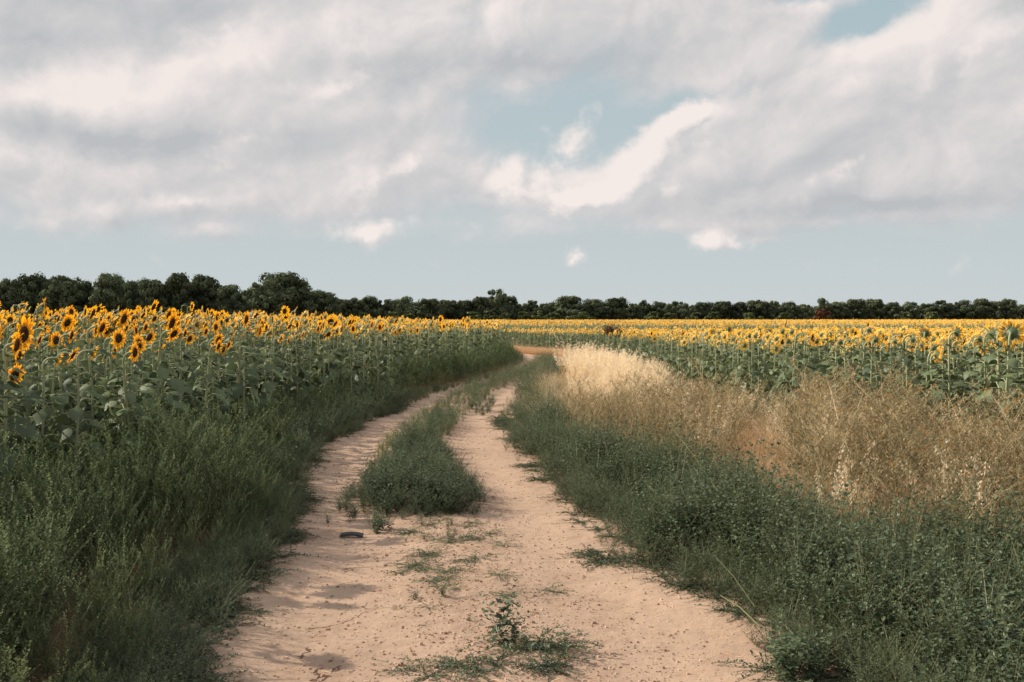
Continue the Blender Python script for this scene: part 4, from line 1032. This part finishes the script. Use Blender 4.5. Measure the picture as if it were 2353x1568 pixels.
    c1 = N(g, 'ShaderNodeMath', operation='MULTIPLY_ADD'); Lg(n3.outputs['Fac'], c1.inputs[0]); c1.inputs[1].default_value = 1.1; Lg(cu, c1.inputs[2])
    c2 = N(g, 'ShaderNodeMath', operation='SUBTRACT'); Lg(c1.outputs[0], c2.inputs[0]); c2.inputs[1].default_value = .55
    Lg(c2.outputs[0], o.inputs[2])
    return g
# x, y, half length, half height, slant, amount
COVER = [(1240, 290, 250, 85, 5, -.95), (1990, 95, 120, 48, 18, -1.7), (1825, 12, 75, 34, 10, -1.5), (2128, 18, 36, 32, 40, -1.3), (1290, 375, 170, 70, 30, -.75), (1480, 290, 130, 40, 30, -.75), (1620, 225, 120, 26, 10, -.5),
         (700, 610, 900, 50, 0, -.5), (1700, 600, 900, 60, 0, -.6), (1030, 500, 160, 40, 0, -.3),
         (1240, 440, 150, 60, 0, .55), (1640, 400, 260, 130, 20, .8), (1740, 548, 60, 14, 0, .5),
         (1950, 300, 500, 200, 10, .5), (420, 482, 170, 26, 4, .55), (300, 440, 560, 80, 0, .5), (800, 480, 340, 50, 0, .4), (150, 520, 300, 30, 0, .25), (1900, 520, 400, 16, 0, .3), (600, 545, 700, 40, 0, .30), (1500, 530, 500, 30, 0, .22), (250, 505, 45, 24, 0, .6), (480, 530, 60, 12, 0, .5), (2000, 470, 460, 45, 0, .7), (840, 425, 150, 50, 25, .5), (300, 330, 500, 120, 0, .35), (500, 120, 700, 160, 0, .4)]
CUMULUS = [(1175, 400, 75, 60, 15, .85), (1235, 450, 130, 46, 0, .75), (1305, 335, 55, 105, -30, .62), (1345, 470, 100, 28, 0, .75), (1420, 430, 120, 62, 30, .85), (1480, 360, 95, 62, 45, .80), (1550, 285, 85, 40, 25, .80), (1605, 258, 55, 26, 20, .75), (1520, 445, 140, 50, 5, .45), (1600, 340, 160, 70, 25, .35),
           (850, 532, 130, 38, 3, .62), (900, 522, 60, 24, 10, .3), (1620, 552, 70, 38, 8, .62), (1665, 572, 80, 20, 0, .35), (1314, 584, 32, 22, 10, .60), (930, 388, 60, 30, 25, .40), (850, 425, 130, 44, 25, .42), (740, 218, 80, 36, 14, .42), (840, 178, 80, 30, 20, .38), (585, 350, 90, 36, 15, .42), (60, 280, 120, 44, 8, .38), (1930, 410, 120, 40, 25, .40), (1950, 235, 90, 34, 22, .38), (2240, 170, 110, 90, 20, .40), (530, 100, 140, 50, 25, .36), (800, 130, 120, 40, 15, .3), (420, 480, 90, 20, 0, .40)]
BRIGHT = [(210, 60, 360, 80, 0, -.55), (560, 40, 240, 60, 10, -.30), (90, 165, 230, 45, 8, -.42), (430, 165, 330, 66, 17, .55), (150, 265, 330, 46, 6, .50), (570, 120, 130, 70, 30, .30), (260, 345, 440, 40, -2, -.60), (700, 330, 300, 40, 8, -.25), (760, 215, 160, 36, 14, .15), (900, 170, 300, 30, 8, -.12), (80, 400, 240, 30, -3, .35),
          (1020, 50, 360, 62, 8, .42), (1180, 155, 460, 45, 2, -.55), (1560, 90, 200, 60, 10, -.20), (1760, 120, 150, 50, 22, .28), (2050, 150, 190, 70, 25, .30), (2220, 130, 130, 80, 10, .28), (2320, 60, 80, 50, 0, -.55), (2000, 485, 480, 40, 0, -.42), (1720, 430, 260, 40, 0, -.30), (2050, 350, 300, 70, 5, -.15), (1440, 390, 170, 75, 38, .50), (1200, 425, 110, 60, 0, .45), (1580, 275, 110, 40, 25, .50), (1570, 345, 80, 30, 35, -.35), (1250, 410, 40, 20, 0, -.25), (845, 535, 120, 30, 0, .3), (1920, 415, 120, 28, 22, .30), (1620, 550, 70, 30, 0, .3), (830, 415, 160, 50, 25, .18), (420, 480, 170, 18, 4, .15), (590, 350, 90, 26, 15, .4)]
grp = cloud_group()
tc = N(t, 'ShaderNodeTexCoord'); sx = N(t, 'ShaderNodeSeparateXYZ'); L(tc.outputs['Generated'], sx.inputs[0])
az = N(t, 'ShaderNodeMath', operation='ARCTAN2'); L(sx.outputs[0], az.inputs[0]); L(sx.outputs[1], az.inputs[1])
el = N(t, 'ShaderNodeMath', operation='ARCSINE'); L(sx.outputs[2], el.inputs[0])
cb = N(t, 'ShaderNodeCombineXYZ'); L(az.outputs[0], cb.inputs[0]); L(el.outputs[0], cb.inputs[1])
g1 = N(t, 'ShaderNodeGroup'); g1.node_tree = grp; L(cb.outputs[0], g1.inputs[0])
of = N(t, 'ShaderNodeVectorMath', operation='ADD'); L(cb.outputs[0], of.inputs[0]); of.inputs[1].default_value = (-.012, .010, 0)
g2 = N(t, 'ShaderNodeGroup'); g2.node_tree = grp; L(of.outputs[0], g2.inputs[0])
dl = N(t, 'ShaderNodeMath', operation='SUBTRACT'); L(g1.outputs[0], dl.inputs[0]); L(g2.outputs[0], dl.inputs[1])
lit = N(t, 'ShaderNodeMath', operation='MULTIPLY_ADD'); L(dl.outputs[0], lit.inputs[0]); lit.inputs[1].default_value = .6; L(g1.outputs[1], lit.inputs[2])
rp = N(t, 'ShaderNodeValToRGB'); e = rp.color_ramp.elements; e.new(.5)
k10 = lambda c: (*[v / STR for v in c], 1)
cols = [(.0, (.368, .380, .396)), (.45, (.470, .460, .463)), (1., (.650, .594, .572))]
# cloud colours are kept inside 0..1 here and scaled after the ramp
for q, (p_, c_) in enumerate(cols): e[q].position = p_; e[q].color = (*c_, 1)
L(lit.outputs[0], rp.inputs[0])
al = N(t, 'ShaderNodeMapRange', interpolation_type='SMOOTHSTEP'); L(g1.outputs[0], al.inputs[0]); al.inputs[1].default_value = .05; al.inputs[2].default_value = .85
sky = N(t, 'ShaderNodeTexSky', sky_type='NISHITA'); sky.sun_disc = False; sky.sun_elevation = SUN_EL; sky.sun_rotation = SUN_AZ; sky.air_density = 1.0; sky.dust_density = 2.0; sky.ozone_density = 1.5
sc_ = N(t, 'ShaderNodeVectorMath', operation='SCALE'); L(sky.outputs[0], sc_.inputs[0]); sc_.inputs['Scale'].default_value = STR
# pale air near the horizon, thin haze over the blue
hz = N(t, 'ShaderNodeMapRange', interpolation_type='SMOOTHSTEP'); L(el.outputs[0], hz.inputs[0]); hz.inputs[1].default_value = .0; hz.inputs[1].default_value = .25; hz.inputs[2].default_value = 1.0; hz.inputs[3].default_value = 1.0; hz.inputs[4].default_value = .15
ha = N(t, 'ShaderNodeValToRGB'); hae = ha.color_ramp.elements; hae[0].position = 0; hae[0].color = (.428, .462, .470, 1); hae[1].position = .30; hae[1].color = (.295, .380, .415, 1)
L(el.outputs[0], ha.inputs[0])
mx = N(t, 'ShaderNodeMix', data_type='RGBA'); L(hz.outputs[0], mx.inputs[0]); L(sc_.outputs[0], mx.inputs[6]); L(ha.outputs[0], mx.inputs[7])
d3 = N(t, 'ShaderNodeMath', operation='SUBTRACT'); L(g1.outputs[2], d3.inputs[0]); L(g2.outputs[2], d3.inputs[1])
l3 = N(t, 'ShaderNodeMath', operation='MULTIPLY_ADD'); L(d3.outputs[0], l3.inputs[0]); l3.inputs[1].default_value = 1.3; l3.inputs[2].default_value = .60
rc = N(t, 'ShaderNodeValToRGB'); e3 = rc.color_ramp.elements; e3[0].position = .15; e3[0].color = (.46, .455, .46, 1); e3[1].position = .85; e3[1].color = (.665, .605, .580, 1)
L(l3.outputs[0], rc.inputs[0])
a3 = N(t, 'ShaderNodeMapRange', interpolation_type='SMOOTHSTEP'); L(g1.outputs[2], a3.inputs[0]); a3.inputs[1].default_value = .10; a3.inputs[2].default_value = .62
mc0 = N(t, 'ShaderNodeMix', data_type='RGBA'); L(al.outputs[0], mc0.inputs[0]); L(mx.outputs[2], mc0.inputs[6]); L(rp.outputs[0], mc0.inputs[7])
mc = N(t, 'ShaderNodeMix', data_type='RGBA'); L(a3.outputs[0], mc.inputs[0]); L(mc0.outputs[2], mc.inputs[6]); L(rc.outputs[0], mc.inputs[7])
up = N(t, 'ShaderNodeVectorMath', operation='SCALE'); L(mc.outputs[2], up.inputs[0]); up.inputs['Scale'].default_value = 1 / STR
bg = N(t, 'ShaderNodeBackground'); bg.inputs['Strength'].default_value = STR; L(up.outputs[0], bg.inputs[0])
ow = N(t, 'ShaderNodeOutputWorld'); L(bg.outputs[0], ow.inputs[0])
w.cycles.sampling_method = 'MANUAL'; w.cycles.sample_map_resolution = 512

vs_ = scene.view_settings; vs_.view_transform = 'Standard'; vs_.look = 'None'; vs_.exposure = .45; vs_.gamma = 1
cy = scene.cycles; cy.max_bounces = 6; cy.diffuse_bounces = 3; cy.glossy_bounces = 2; cy.transmission_bounces = 4; cy.transparent_max_bounces = 8
cy.sample_clamp_indirect = 6; cy.use_denoising = True; cy.use_adaptive_sampling = True; cy.adaptive_threshold = .015
scene.render.use_persistent_data = False
